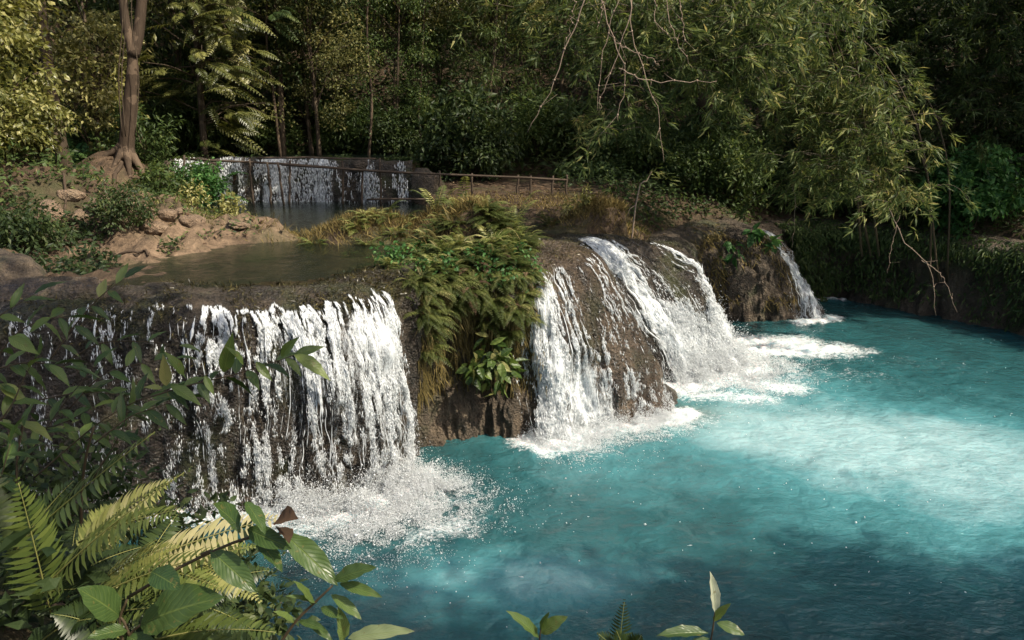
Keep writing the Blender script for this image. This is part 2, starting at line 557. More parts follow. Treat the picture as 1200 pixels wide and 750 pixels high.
# x, y, outward angle, lip z, then how far the face stands out at four heights (.86,.5,.18,-.05 of the lip)
CTRL = [
    (-9.5, 8.2, -92, 2.75, .12, .20, .30, .40),
    (-6.6, 8.6, -88, 2.75, .12, .25, .40, .55),
    (-4.9, 8.9, -80, 2.72, .16, .22, .22, .30),
    (-3.6, 9.15, -68, 2.70, .18, .22, .16, .20),
    (-2.5, 9.55, -55, 2.68, .20, .26, .20, .22),
    (-1.75, 10.15, -42, 2.68, .16, .24, .22, .25),
    (-1.35, 10.9, -40, 2.70, .02, -.10, -.10, .0),
    (-0.85, 11.45, -62, 2.72, .12, -.15, .02, .15),
    (-0.15, 11.7, -72, 2.72, .18, .05, .16, .30),
    (0.25, 11.95, -58, 2.70, .25, .45, .62, .75),
    (0.75, 12.35, -42, 2.72, .34, .62, .82, .95),
    (1.25, 12.95, -30, 2.74, .36, .80, 1.15, 1.35),
    (1.30, 13.95, -22, 2.62, .26, .75, 1.30, 1.60),
    (1.75, 14.75, -22, 2.62, .40, 1.00, 1.55, 1.90),
    (2.6, 15.3, -22, 2.52, .50, 1.10, 1.55, 1.85),
    (3.40, 15.9, -18, 2.30, .42, .80, 1.05, 1.25),
    (3.95, 17.0, -22, 2.20, .15, .25, .4, .6),
    (4.35, 18.3, -58, 2.15, .05, .05, .2, .4),
    (5.05, 19.2, -72, 2.25, .30, .55, .65, .75),
    (6.0, 19.5, -72, 2.25, .35, .75, .95, 1.1),
    (6.75, 19.8, -50, 2.05, .25, .75, 1.25, 1.6),
    (7.4, 20.7, -62, 2.05, .1, .25, .8, 1.2),
    (8.6, 20.9, -95, 2.0, .1, .0, .1, .3),
    (10.3, 19.6, -128, 2.0, .1, .0, .1, .3),
    (12.0, 17.3, -150, 2.0, .1, .1, .2, .4),
    (13.2, 13.5, -170, 2.0, .2, .3, .5, .7),
    (13.6, 8.0, -180, 2.0, .3, .6, 1.0, 1.3),
]
CTRL = np.array(CTRL, float)
CTRL[:13, 3] += .05
_r = np.radians(CTRL[:, 2])
CT = np.column_stack([CTRL[:, :2], np.cos(_r), np.sin(_r), CTRL[:, 3:]])
NS = 60                                   # columns per control interval
SU = np.linspace(0, len(CT) - 1, (len(CT) - 1) * NS + 1)
C = cat_rom(CT, SU)
C[:, 2:4] = unit(C[:, 2:4])
_w = np.clip(1 - (SU - 14) / 2, .3, 1)
C[:, :2] += C[:, 2:4] * (_w * .26 * fbm(SU * 1.25, 3.1, 0, 3, 111))[:, None]
C[:, 4] += .07 * _w * fbm(SU * 1.6, 8.3, 0, 3, 112)
LIP = C[:, :2]
NT_ = 100
TU = np.linspace(0, 7, NT_)

def sweep():
    n = len(C)
    zl = C[:, 4]
    d = np.stack([np.full(n, -2.1), np.full(n, -.80), np.full(n, -.04), C[:, 5], C[:, 6], C[:, 7], C[:, 8], C[:, 8] + .15], 0)
    z = np.stack([zl - .30, zl * 1.012, zl * .955, zl * .80, zl * .5, zl * .18, zl * -.05, zl * -.3], 0)
    P = np.stack([d, z], -1).reshape(8, -1)
    Q = cat_rom(P, TU).reshape(NT_, n, 2).transpose(1, 0, 2)
    D, Z = Q[..., 0], Q[..., 1]
    X = C[:, None, 0] + C[:, None, 2] * D
    Y = C[:, None, 1] + C[:, None, 3] * D
    return np.stack([X, Y, Z], -1)

def grid_normals(G):
    a = np.gradient(G, axis=0)
    b = np.gradient(G, axis=1)
    return unit(np.cross(b, a))

W0 = sweep()
WN0 = grid_normals(W0)
if WN0[300, 60, 0] * C[300, 2] + WN0[300, 60, 1] * C[300, 3] < 0: WN0 = -WN0
_x, _y, _z = W0[..., 0], W0[..., 1], W0[..., 2]
_face = sstep(2.0, 3.0, TU)[None, :]
_dry = np.interp(SU, [0, 1.2, 2.0, 5.2, 5.8, 8.2, 9, 15.6, 16.3, 19.5, 20, 21, 21.6, 30], [1, 1, .45, .45, 1, 1, .4, .4, 1, 1, .5, .5, 1, 1])[:, None]
disp = fbm(_x * 1.1, _y * 1.1, _z * .7, 4, 3) * .30 * (.35 + .65 * _face) * (.5 + .7 * _dry)
disp += fbm(_x * 4.2, _y * 4.2, _z * 1.5, 4, 11) * .15 * (.25 + .75 * _face) * (.5 + .8 * _dry)
disp += fbm(_x * 11, _y * 11, _z * 6, 3, 23) * .05 * (.5 + .5 * _face)
disp -= np.abs(fbm(_x * 5.5, _y * 5.5, _z * .9, 3, 29)) * .16 * _face * (.4 + .6 * _dry)      # drip stone flutes
disp += (vnoise(_x * 2, _y * 2, _z * 3.2, 37) > .62) * .05 * _face * _dry
disp *= sstep(-.1, 1.2, TU)[None, :]
W = W0 + WN0 * disp[..., None]
WN = grid_normals(W)
if (WN * WN0).sum() < 0: WN = -WN

def ledge_piece(name, s0, s1, mat):
    i0, i1 = int(round(s0 * NS)), int(round(s1 * NS)) + 1
    G = W[i0:i1]
    o = mesh_obj(name, G.reshape(-1, 3), grid_faces(*G.shape[:2])[:, ::-1], mat)
    return o

def lob(label, o): return tag(o, label, 'rock')
tag(ledge_piece('terrain', 0, 5.9, M['ledge']), kind='structure')
lob('dark overhanging rock under the fern covered hump between two falls', ledge_piece('travertine_rock', 5.9, 8.7, M['mound']))
lob('smooth rounded tan rock lobe with water film beside the middle fall', ledge_piece('travertine_rock', 8.7, 12.3, M['lobe']))
lob('broad stepped rock under the widest splashing far fall', ledge_piece('travertine_rock', 12.3, 16.2, M['ledge']))
lob('brown mossy rock hump standing in the pool right of the far fall', ledge_piece('travertine_rock', 16.2, 21.3, M['mound']))
tag(ledge_piece('terrain', 21.3, len(CT) - 1, M['mound']), kind='structure')

# ------------------------------------------------------------------ the ground sheet
NEAR = np.array([(13.6, 8.0), (12.6, 4.2), (9, 3.9), (6, 4.1), (3, 4.1), (.5, 4.2), (-1.0, 4.6), (-2.0, 5.4), (-3.2, 6.3), (-5.0, 6.7), (-9.5, 6.8)])
POOL = np.vstack([LIP[::6], NEAR])

def in_poly(x, y, P):
    c = np.zeros(x.shape, bool)
    x1, y1 = P[:, 0], P[:, 1]
    x2, y2 = np.roll(x1, -1), np.roll(y1, -1)
    for a, b, e, f in zip(x1, y1, x2, y2):
        if b == f: continue
        m = (b > y) != (f > y)
        c ^= m & (x < (e - a) * (y - b) / (f - b) + a)
    return c

def dist_poly(x, y, P, closed=False):
    Q = np.vstack([P, P[:1]]) if closed else P
    best = np.full(x.shape, 1e9)
    for a, b in zip(Q[:-1], Q[1:]):
        ab = b - a
        t = np.clip(((x - a[0]) * ab[0] + (y - a[1]) * ab[1]) / max((ab ** 2).sum(), 1e-9), 0, 1)
        best = np.minimum(best, (x - a[0] - t * ab[0]) ** 2 + (y - a[1] - t * ab[1]) ** 2)
    return np.sqrt(best)

def bank_x(y):                            # where the left bank meets the upper stream
    return np.interp(y, [6, 9, 10.5, 11.8, 12.9, 13.5, 14.1, 15, 16, 18, 19.5, 21, 30], [-4.9, -4.9, -5.0, -5.1, -4.7, -3.75, -3.9, -5.2, -6.0, -7.4, -8.6, -9.2, -10])

def bump2(x, y, cx, cy, rx, ry, rot=0.0):
    c, s = math.cos(rot), math.sin(rot)
    u, v = (x - cx) * c + (y - cy) * s, -(x - cx) * s + (y - cy) * c
    return np.exp(-((u / rx) ** 2 + (v / ry) ** 2))

def land(x, y):
    """height of the land behind the lip"""
    n1 = fbm(x * .45, y * .45, 0, 4, 5)
    n2 = fbm(x * 1.7, y * 1.7, 0, 4, 9)
    n3 = fbm(x * 5.5, y * 5.5, 0, 3, 15)
    bed = 2.63 + .10 * n2 + .04 * n3 + .12 * bump2(x, y, -4.0, 11.2, 1.6, .8)
    e = bank_x(y) - x + .25 * n2
    left = 2.76 + .34 * (np.clip(e, -1, 40) - .8 * sstep(0, 2.0, e)) * (.18 + .82 * sstep(11.6, 13.6, y)) * sstep(-.4, .6, e) + .22 * n2 * sstep(0, 1, e) + .10 * n3 + .10 * np.abs(n3) * sstep(0, .6, e) + .26 * np.abs(fbm(x * 2.6, y * 2.6, 0, 4, 19)) * sstep(0, .6, e)
    left = np.minimum(left, 5.2 + .25 * (y - 15) * 0 + .3 * n1)
    z = np.where(e > -1, np.maximum(bed, np.where(e > -.5, left, 0)), bed)
    # land on the right, behind the middle falls
    rr = sstep(15.8, 17.0, y + .25 * n2 - .25 * np.clip(x - 3, 0, 3) - np.clip(-1.2 - x, 0, 4) * 2.4)
    z = np.maximum(z, 2.55 + .36 * rr + .05 * n2 * rr + np.clip(y - 17, 0, 6) * .06 * rr)
    # humps
    z = np.maximum(z, 2.5 + .66 * bump2(x, y, -2.45, 13.75, 1.35, .85) + .08 * n2)
    z = np.maximum(z, 2.5 + .98 * bump2(x, y, -.65, 12.75, .80, 1.0) + .10 * n2)
    z = np.maximum(z, 2.5 + .75 * bump2(x, y, -1.3, 13.9, .8, .9) + .08 * n2)
    z = np.maximum(z, 2.5 + .62 * bump2(x, y, 1.95, 16.45, .95, .7, .3) + .10 * n2)
    z = np.maximum(z, 2.2 + .40 * bump2(x, y, 4.9, 20.0, 1.5, .8) + .10 * n2)
    z = np.maximum(z, 2.5 + 1.62 * bump2(x, y, -9.45, 18.4, 1.45, 1.5) + .08 * n2)
    # second step, the small fall behind the railing
    st = sstep(19.55, 19.75, y + .12 * n2)
    inside = sstep(-8.9, -8.5, x) * (1 - sstep(-2.6, -2.2, x))
    up2 = 3.72 + .04 * n2
    z = np.where(inside > 0, np.maximum(z * (1 - st * inside), 0) + up2 * st * inside, z)
    back = sstep(20.3, 23.5, y)
    z = np.where(inside < 1, np.maximum(z, (3.15 + .45 * back + .15 * n1) * back), z)
    # right bank
    rb = sstep(6.2, 8.5, x)
    z = z * (1 - rb) + rb * (2.05 + .30 * np.clip(dist_lip_cache, 0, 14) + .3 * n2)
    # the hill behind
    hy = y + .35 * np.abs(x) * .3
    z = z + np.clip(hy - 25, 0, 60) * .62 * (1 + .25 * n1) + np.clip(-x - 13, 0, 30) * .35 + np.clip(x - 18, 0, 30) * .4
    return z

gx = np.concatenate([np.linspace(-130, -14, 22)[:-1], np.arange(-14, 15, .1), np.linspace(15, 130, 22)])
gy = np.concatenate([np.linspace(-90, 0, 12)[:-1], np.arange(0, 26, .1), np.linspace(26, 140, 30)])
GX, GY = np.meshgrid(gx, gy, indexing='ij')
inside = in_poly(GX, GY, POOL)
d_lip = dist_poly(GX, GY, LIP[::10])
d_near = dist_poly(GX, GY, NEAR)
dist_lip_cache = d_lip
LANDZ = land(GX, GY)
_zl = np.full(GX.shape, 2.7)
_bd = np.full(GX.shape, 1e9)
for k in range(0, len(LIP), 20):
    _d = (GX - LIP[k, 0]) ** 2 + (GY - LIP[k, 1]) ** 2
    _zl = np.where(_d < _bd, C[k, 4], _zl)
    _bd = np.minimum(_bd, _d)
_cap = _zl + .0 + .42 * np.maximum(d_lip - .7, 0) + .12 * fbm(GX * 1.7, GY * 1.7, 0, 4, 9)
LANDZ = np.where(GX > 2.4, np.minimum(LANDZ, _cap), LANDZ)
is_near = (GY < 7.2) & (d_near < d_lip) | (GY < 4.0)
nn2 = fbm(GX * 1.7, GY * 1.7, 0, 4, 9)
near_z = np.minimum(.15 + .72 * d_near, 3.1) + .15 * nn2
near_z = np.where(GX < -1.2, np.minimum(.1 + 1.35 * d_near, 3.4 + .2 * np.clip(-GX - 3, 0, 6)) + .15 * nn2, near_z)
near_z = np.minimum(near_z, np.where(GX < -1.2, np.maximum(4.75 - .62 * np.maximum(GY, 0) - .5 * np.clip(GX + 2.4, 0, 9), -.5), np.maximum(4.3 - .85 * np.maximum(GY, 0), -.5)))
drop = sstep(.25, 1.0, d_lip)
lz = -1.2 + (LANDZ + 1.2) * drop
Z = np.where(inside, -1.3, np.where(is_near, near_z, lz))
_e = bank_x(GY) - GX
lime = sstep(-.3, .3, _e) * (1 - sstep(1.3, 2.6, _e)) * sstep(10.8, 12, GY) * (1 - sstep(16.5, 18.5, GY))
lime = np.maximum(lime * (.75 + .5 * fbm(GX * .9, GY * .9, 0, 3, 31)), 0)
tag(mesh_obj('ground', np.stack([GX, GY, Z], -1).reshape(-1, 3), grid_faces(*GX.shape), M['earth'], attrs={'lime': lime.ravel()}), kind='structure')

def gz(x, y):                             # ground height by bilinear lookup
    i = np.clip(np.searchsorted(gx, x) - 1, 0, len(gx) - 2)
    j = np.clip(np.searchsorted(gy, y) - 1, 0, len(gy) - 2)
    u, v = (x - gx[i]) / (gx[i + 1] - gx[i]), (y - gy[j]) / (gy[j + 1] - gy[j])
    return (Z[i, j] * (1 - u) * (1 - v) + Z[i + 1, j] * u * (1 - v) + Z[i, j + 1] * (1 - u) * v + Z[i + 1, j + 1] * u * v)

# ------------------------------------------------------------------ upper water
def water_sheet(name, x0, x1, y0, y1, z, keep, step=.12):
    xs, ys = np.arange(x0, x1, step), np.arange(y0, y1, step)
    X, Y = np.meshgrid(xs, ys, indexing='ij')
    F = grid_faces(*X.shape)
    k = keep(X, Y).ravel()
    F = F[k[F].all(1)]
    Zs = z + fbm(X * 1.5, Y * 1.5, 0, 3, 77) * .012
    used, inv = np.unique(F, return_inverse=True)
    V = np.stack([X, Y, Zs], -1).reshape(-1, 3)[used]
    return tag(mesh_obj(name, V, inv.reshape(-1, 4), M['stream']), kind='structure')

def on_ledge(X, Y):
    ins = in_poly(X, Y, POOL)
    return (~ins) & (Y > 8) & (X < 5)
water_sheet('stream_water', -9, 5, 8.4, 19.9, ZW, lambda X, Y: on_ledge(X, Y) & (dist_poly(X, Y, LIP[::10]) > .66) & (Y < 15.0 + np.clip(-X - 1, 0, 1) * 5 + np.clip(X, 0, 3) * .3) )
water_sheet('stream_water', -9.2, -2.0, 19.7, 24, 3.79, lambda X, Y: X < 99)
# ------------------------------------------------------------------ falling water
def wall(s, t):
    """point and normal on the displaced ledge; s in control units, t in profile units"""
    fi, fj = np.clip(np.asarray(s) * NS, 0, W.shape[0] - 1.001), np.clip(np.asarray(t) / 7 * (NT_ - 1), 0, NT_ - 1.001)
    i, j = fi.astype(int), fj.astype(int)
    u, v = (fi - i)[..., None], (fj - j)[..., None]
    def bl(G):
        return G[i, j] * (1 - u) * (1 - v) + G[i + 1, j] * u * (1 - v) + G[i, j + 1] * (1 - u) * v + G[i + 1, j + 1] * u * v
    cc = C[np.clip(fi.round().astype(int), 0, len(C) - 1)]
    return bl(W), unit(bl(WN0)), np.stack([cc[..., 2], cc[..., 3], np.zeros_like(cc[..., 2])], -1)

OCT = np.array([(0, 0, -1), (.5, 0, -.15), (0, .5, -.15), (-.5, 0, -.15), (0, -.5, -.15), (0, 0, 1)], float)
OCF = np.array([(0, 2, 1), (0, 3, 2), (0, 4, 3), (0, 1, 4), (5, 1, 2), (5, 2, 3), (5, 3, 4), (5, 4, 1)])

def blobs(mb, P, D, L, Wd):
    """slim drops at P, lying along D"""
    n = len(P)
    D = unit(D)
    a = unit(np.cross(D, RNG.normal(size=(n, 3))))
    b = np.cross(D, a)
    v = (P[:, None] + a[:, None] * (OCT[None, :, 0] * Wd[:, None])[..., None] + b[:, None] * (OCT[None, :, 1] * Wd[:, None])[..., None]
         + D[:, None] * (OCT[None, :, 2] * L[:, None] * .5)[..., None])
    mb.add(v.reshape(-1, 3), (OCF[None] + (np.arange(n) * 6)[:, None, None]).reshape(-1, 3), .5)

def path(s, t, throw, t0=1.6):
    """where water on the ledge runs: close to the face, thrown clear of it by THROW at the foot"""
    p, n, o = wall(s, t)
    k = np.clip((t - t0) / (6.0 - t0), 0, 1)
    return p + n * .025 + o * (throw * k ** .8)[..., None]

def curtain(parent, s0, s1, dens, throw, t0=1.0, layers=2, name='water_sheet'):
    for q in range(layers):
        ns, nt = int((s1 - s0) * 42) + 2, 90
        s, t = np.meshgrid(np.linspace(s0, s1, ns), np.linspace(t0, 6.15, nt), indexing='ij')
        th = throw(s) * (1 - .45 * q)
        sw = s + .05 * fbm(s * 5, t * .4, q * 9.1, 3, 41)
        P = path(sw, t, th, 1.6)
        N = wall(s, t)[1]
        P = P + N * (.03 * fbm(s * 9, t * 2.0, q * 3.3, 3, 19))[..., None] * sstep(t0, t0 + 1.5, t)[..., None]
        dn = dens(s, t) * (1 if q == 0 else .9) * sstep(t0, t0 + .7, t)
        arc = np.cumsum(np.concatenate([np.zeros((ns, 1)), np.linalg.norm(np.diff(P, axis=1), axis=2)], 1), 1)
        wid = np.cumsum(np.concatenate([[0], np.linalg.norm(np.diff(P[:, 45], axis=0), axis=1)]))
        uv = np.stack([np.broadcast_to(wid[:, None], s.shape) + q * 7.3, arc + q * 3.1], -1)
        mesh_obj(name, P.reshape(-1, 3), grid_faces(ns, nt), M['curtain'], parent, True, {'dens': dn.ravel()}, uv.reshape(-1, 2))

def drops(parent, s0, s1, dens, throw, n, t0=1.7, size=1.0, t1=6.05, per=60, spread=.03, wander=.05, gap=.42, name='falling_drops'):
    """strings of drops: every string keeps its place on the lip and breaks up on the way down"""
    mb = MB()
    m = max(int(n / per), 4)
    s_ = RNG.uniform(s0, s1, m * 4)
    d_ = dens(s_, np.full(m * 4, 4.0))
    s_ = s_[RNG.random(m * 4) < d_ * (.45 + .9 * vnoise(s_ * 9, 3.3, 0, 64))][:m]
    m = len(s_)
    sid = np.repeat(np.arange(m), per)
    t = t0 + RNG.normal(size=m)[sid] * .12 + (t1 - t0) * RNG.random(m * per) ** .9
    t = np.clip(t, t0 - .3, t1)
    k = np.clip((t - t0) / (6 - t0), 0, 1)
    s = s_[sid] + wander * fbm(s_[sid] * 7, t * .55, 2.2, 3, 51) + .04 * k * RNG.normal(size=m)[sid]
    nz = .6 * vnoise(sid * 3.71, t * 2.4, 0, 61) + .4 * vnoise(sid * 1.37, t * 9, 0, 62)
    d = np.clip(dens(s, t), 0, 1)
    keep = (nz > gap * (.55 + .55 * k) * (1.35 - .5 * d)) & (d > .03) & (RNG.random(m * per) < .25 + d)
    s, t, k, sid = s[keep], t[keep], k[keep], sid[keep]
    th = throw(s) * (.45 + .6 * RNG.random(m)[sid])
    P = path(s, t, th)
    D = path(s, t + .05, th) - P
    P = P + RNG.normal(size=P.shape) * (spread * k ** 1.5)[:, None] * np.array([1, 1, .3])
    th_ = RNG.lognormal(0, .45, m)[sid]
    L = RNG.uniform(.07, .26, len(s)) * (1.15 - .55 * k) * size
    Wd = RNG.uniform(.005, .013, len(s)) * (1.1 - .2 * k) * size * th_
    blobs(mb, P, D, L, Wd)
    o = mb.build(name, M['white'], parent)
    o['kind'] = 'stuff'

def splash(parent, pts, n, rad, hgt, size=1.0, out=None, name='splash_spray'):
    """a mound of thrown water along the foot of a fall"""
    mb = MB()
    pts = np.asarray(pts, float)
    u = RNG.uniform(0, len(pts) - 1, n)
    P = cat_rom(pts, u)
    r = np.abs(RNG.normal(size=n)) * rad
    a = RNG.uniform(0, 6.283, n)
    h = np.minimum(RNG.exponential(1, n), 2.4) * hgt * np.exp(-(r / rad) ** 2 * .7)
    cl = vnoise(u * 7, a * 3, r * 9, 71)
    h *= .3 + 1.4 * cl
    P = P + np.stack([np.cos(a) * r, np.sin(a) * r, h], -1)
    if out is not None: P[:, :2] += np.abs(RNG.normal(size=(n, 1))) * rad * np.asarray(out)[None]
    k = vnoise(P[:, 0] * 5, P[:, 1] * 5, P[:, 2] * 5, 72) * .6 + vnoise(P[:, 0] * 14, P[:, 1] * 14, P[:, 2] * 14, 73) * .4 > .40
    P = P[k]
    specks(mb, P, RNG.lognormal(-5.4, .5, len(P)) * size)
    o = mb.build(name, M['white'], parent)
    o['kind'] = 'stuff'

def gsum(s, *gs):
    return sum(a * np.exp(-((s - c) / w) ** 2) for c, w, a in gs)

def foot(s0, s1, throw, n=14, add=0.0):
    s = np.linspace(s0, s1, n)
    p = path(s, np.full(n, 5.85), np.broadcast_to(np.asarray(throw(s)), (n,)))
    p[:, 2] = .0
    o = wall(s, np.full(n, 5.8))[2]
    return p + o * add

def lace(parent, s0, s1, dens, throw, n, t0=1.9, t1=6.05, size=1.0, thr=.56, spread=.03, name='falling_drops'):
    """torn water: clumps of short drops in wavering trails, close at the top and parted by dark gaps lower down"""
    mb = MB()
    N = n * 9
    s, t = RNG.uniform(s0, s1, N), t0 + (t1 - t0) * RNG.random(N) ** .92
    k = np.clip((t - t0) / (6 - t0), 0, 1)
    wx = s + .05 * fbm(s * 6, t * 1.1, 3, 3, 171) + .022 * fbm(s * 20, t * 4, 5, 2, 172)
    nz = (.24 * vnoise(wx * 15, t * .8, 0, 161) + .36 * vnoise(wx * 36, t * 1.7, 0, 162) + .26 * vnoise(wx * 55, t * 7.5, 0, 163) + .14 * vnoise(s * 3.1, t * 1.2, 0, 164))
    d = np.clip(dens(s, t), 0, 1)
    keep = (RNG.random(N) < sstep(thr - .07, thr + .10, nz - .13 * (1 - d) - .05 * k)) & (RNG.random(N) < .12 + sstep(.1, .5, d)) & (d > .03) & (t > t0 + .5 * vnoise(s * 9, 7.7, 0, 165))
    s, t, k, wx = s[keep][:n], t[keep][:n], k[keep][:n], wx[keep][:n]
    th = throw(s) * (.55 + .5 * vnoise(wx * 14, 2.2, 0, 166))
    P = path(s, t, th)
    D = path(s + .05 * (fbm(s * 6, (t + .06) * 1.1, 3, 3, 171) - fbm(s * 6, t * 1.1, 3, 3, 171)), t + .06, th) - P
    P = P + RNG.normal(size=P.shape) * (spread * k ** 1.5)[:, None] * np.array([1, 1, .3])
    blobs(mb, P, D + RNG.normal(size=P.shape) * .004, RNG.lognormal(-2.85, .5, len(s)) * size, RNG.lognormal(-4.75, .38, len(s)) * (1.15 - .3 * k) * size)
    o = mb.build(name, M['white'], parent)
    o['kind'] = 'stuff'

def strands(parent, s0, s1, dens, throw, m, t0=2.0, t1=6.05, rad=.012, wander=.10, brk=.35, name='falling_strands', K=110):
    """continuous ropes of water that swell, thin out, tear and merge on the way down"""
    s_ = RNG.uniform(s0, s1, m * 6)
    s_ = s_[RNG.random(m * 6) < dens(s_, np.full(m * 6, 4.0)) * (.35 + 1.1 * vnoise(s_ * 8, 3.3, 0, 64))][:m]
    m = len(s_)
    st = RNG.uniform(0, 1, m) ** 2 * 2.2                       # some begin lower down
    st[: m // 2] = RNG.uniform(-.1, .5, m // 2)
    t = (t0 + st)[:, None] + (t1 - t0 - st)[:, None] * np.linspace(0, 1, K)[None]
    k = np.clip((t - t0) / (t1 - t0), 0, 1)
    ph = RNG.uniform(0, 50, m)[:, None]
    s = s_[:, None] + wander * (.5 * fbm(s_[:, None] * 4, t * .6, 2.2, 3, 51) + .5 * k * fbm(ph, t * 1.4, 0, 3, 52)) + .03 * k * RNG.normal(size=(m, 1))
    th = throw(s) * (.5 + .6 * RNG.random((m, 1)))
    P = path(s, t, th) + (.02 * k)[..., None] * np.stack([fbm(ph, t * 4, 3, 2, 53), fbm(ph, t * 4, 6, 2, 54), 0 * t], -1)
    n = .5 * vnoise(ph, t * 1.6, 0, 61) + .3 * vnoise(ph, t * 5.5, 0, 62) + .2 * vnoise(ph, t * 16, 0, 63)
    d = np.clip(dens(s, t), 0, 1)
    r = rad * RNG.lognormal(0, .5, (m, 1)) * np.clip((n - brk * (.65 + .55 * k) * (1.25 - .35 * d)) * 3.4, 0, 1.6) * np.clip(d * 4, 0, 1)
    r *= sstep(0, .06, np.linspace(0, 1, K))[None] * (1 - .25 * k)
    T = unit(np.gradient(P, axis=1))
    A = unit(np.cross(T, np.array([.3, -.9, .2])))
    B = np.cross(T, A)
    ring = np.stack([P + A * r[..., None] * 1.25, P + B * r[..., None] * .8, P - A * r[..., None] * 1.25, P - B * r[..., None] * .8], 2)
    idx = np.arange(m * K * 4).reshape(m, K, 4)
    live = (r[:, :-1] > 0) | (r[:, 1:] > 0)
    F = []
    for q in range(4):
        w = (q + 1) % 4
        F.append(np.stack([idx[:, :-1, q], idx[:, :-1, w], idx[:, 1:, w], idx[:, 1:, q]], -1)[live])
    o = mesh_obj(name, ring.reshape(-1, 3), np.concatenate(F), M['white'], parent)
    o['kind'] = 'stuff'

TET = np.array([(0, 0, 1), (.9, 0, -.35), (-.45, .8, -.35), (-.45, -.8, -.35)], float)
TEF = np.array([(0, 1, 2), (0, 2, 3), (0, 3, 1), (1, 3, 2)])
def specks(mb, P, size):
    n = len(P)
    q = rand_dir(n)
    a = unit(np.cross(q, RNG.normal(size=(n, 3))))
    b = np.cross(q, a)
    v = P[:, None] + (a[:, None] * TET[None, :, 0, None] + b[:, None] * TET[None, :, 1, None] + q[:, None] * TET[None, :, 2, None]) * size[:, None, None]
    mb.add(v.reshape(-1, 3), (TEF[None] + (np.arange(n) * 4)[:, None, None]).reshape(-1, 3), .5)

def rand_dir(n): return unit(RNG.normal(size=(n, 3)))

# left fall
f1 = thing('waterfall', 'wide white curtain fall at the left dropping over the near ledge', 'waterfall', (0, 0, 0))
d1 = lambda s, t: np.clip(np.interp(s, [1.0, 1.8, 2.3, 2.6, 2.9, 3.25, 3.6, 4.2, 4.75, 5.05, 5.2], [.10, .16, .16, .20, .36, .58, .74, .90, 1.0, .8, 0]), 0, 1)
th1 = lambda s: .08 + .30 * sstep(3.0, 4.8, s)
curtain(f1, 1.0, 5.4, lambda s, t: d1(s, t) * (.64 - .26 * sstep(2.6, 5.2, t)) * sstep(2.0, 2.8, t + .9 * fbm(s * 3.1, 1.7, 0, 3, 66)) + .10 * sstep(1.6, 2.2, t), th1, 1.5)
strands(f1, 1.4, 5.2, d1, th1, 100, rad=.007, brk=.54, wander=.2)
lace(f1, 1.2, 5.3, d1, th1, 66000, t0=1.7, thr=.505, size=.78)
splash(f1, foot(2.6, 5.2, th1), 16000, .20, .10)
splash(f1, foot(3.3, 5.2, th1, add=.12), 80000, .32, .17)
splash(f1, foot(3.9, 5.2, th1, add=.45), 40000, .36, .13)
splash(f1, foot(3.7, 5.3, th1, add=.85), 40000, .45, .08)
# middle fall
f2 = thing('waterfall', 'narrow white fall spreading over the tan rock lobe beside the fern hump', 'waterfall')
d2 = lambda s, t: np.clip(gsum(s, (8.95, .42, .95), (9.6, .30, .4)) * sstep(2.2, 3.0, t) + gsum(s, (9.9, .55, .75)) * sstep(3.4, 5, t) + gsum(s, (11.0, .5, .20)) * sstep(4, 5.4, t) + gsum(s, (10.6, .9, .10)) * sstep(1.8, 2.6, t), 0, 1)
th2 = lambda s: .08 + 0 * s
curtain(f2, 8.2, 12.2, lambda s, t: np.maximum(d2(s, t) * .8, .42 * sstep(9.2, 9.8, s) * (1 - sstep(11.6, 12.1, s)) * (.8 + .3 * fbm(s * 2, t * .8, 0, 3, 67)) * sstep(1.4, 2.0, t)), th2, 1.2)
strands(f2, 8.2, 10.5, d2, th2, 30, rad=.008, brk=.54, wander=.2)
lace(f2, 8.2, 11.4, d2, th2, 28000, t0=1.9, thr=.52, size=.95)
splash(f2, foot(8.4, 11.0, th2), 30000, .20, .09)
splash(f2, foot(8.8, 10.9, th2, add=.28), 36000, .36, .08)
# far wide fall
f3 = thing('waterfall', 'broad foaming cascade sliding down the stepped rock behind the tan lobe', 'waterfall')
d3 = lambda s, t: np.clip(gsum(s, (12.75, .34, .95)) + gsum(s, (14.9, .40, .9)) + (.03 + .9 * sstep(3.6, 4.9, t)) * sstep(12.5, 13.1, s) * (1 - sstep(15.0, 15.5, s)) * (.4 + .6 * sstep(2.6, 3.6, t)), 0, 1)
th3 = lambda s: .12 + 0 * s
curtain(f3, 12.2, 15.8, lambda s, t: d3(s, t) * .9, th3, 1.0)
strands(f3, 12.3, 15.0, d3, th3, 40, t0=1.7, rad=.010, brk=.46, wander=.2)
lace(f3, 12.3, 15.0, d3, th3, 36000, t0=1.6, size=1.25, thr=.50, spread=.08)
splash(f3, foot(12.4, 14.9, th3), 60000, .40, .24, 1.3)
splash(f3, foot(12.8, 14.5, th3, add=-.5), 60000, .36, .42, 1.2)
splash(f3, foot(12.8, 14.9, th3, add=.7), 24000, .55, .05, 1.3)
# small side fall
f4 = thing('waterfall', 'small trickling fall at the far right end of the mossy rock hump', 'waterfall')
d4 = lambda s, t: np.clip(gsum(s, (19.85, .15 + .05 * np.clip(t - 2, 0, 4), .95)), 0, 1) + 0 * t
th4 = lambda s: .04 + 0 * s
curtain(f4, 19.2, 20.5, lambda s, t: d4(s, t) * .9, th4, 1.2, 1)
strands(f4, 19.4, 20.3, d4, th4, 26, t0=1.8, rad=.010, brk=.40)
lace(f4, 19.3, 20.4, d4, th4, 2600, t0=1.6, thr=.48)
splash(f4, foot(19.5, 20.2, th4), 900, .16, .08)

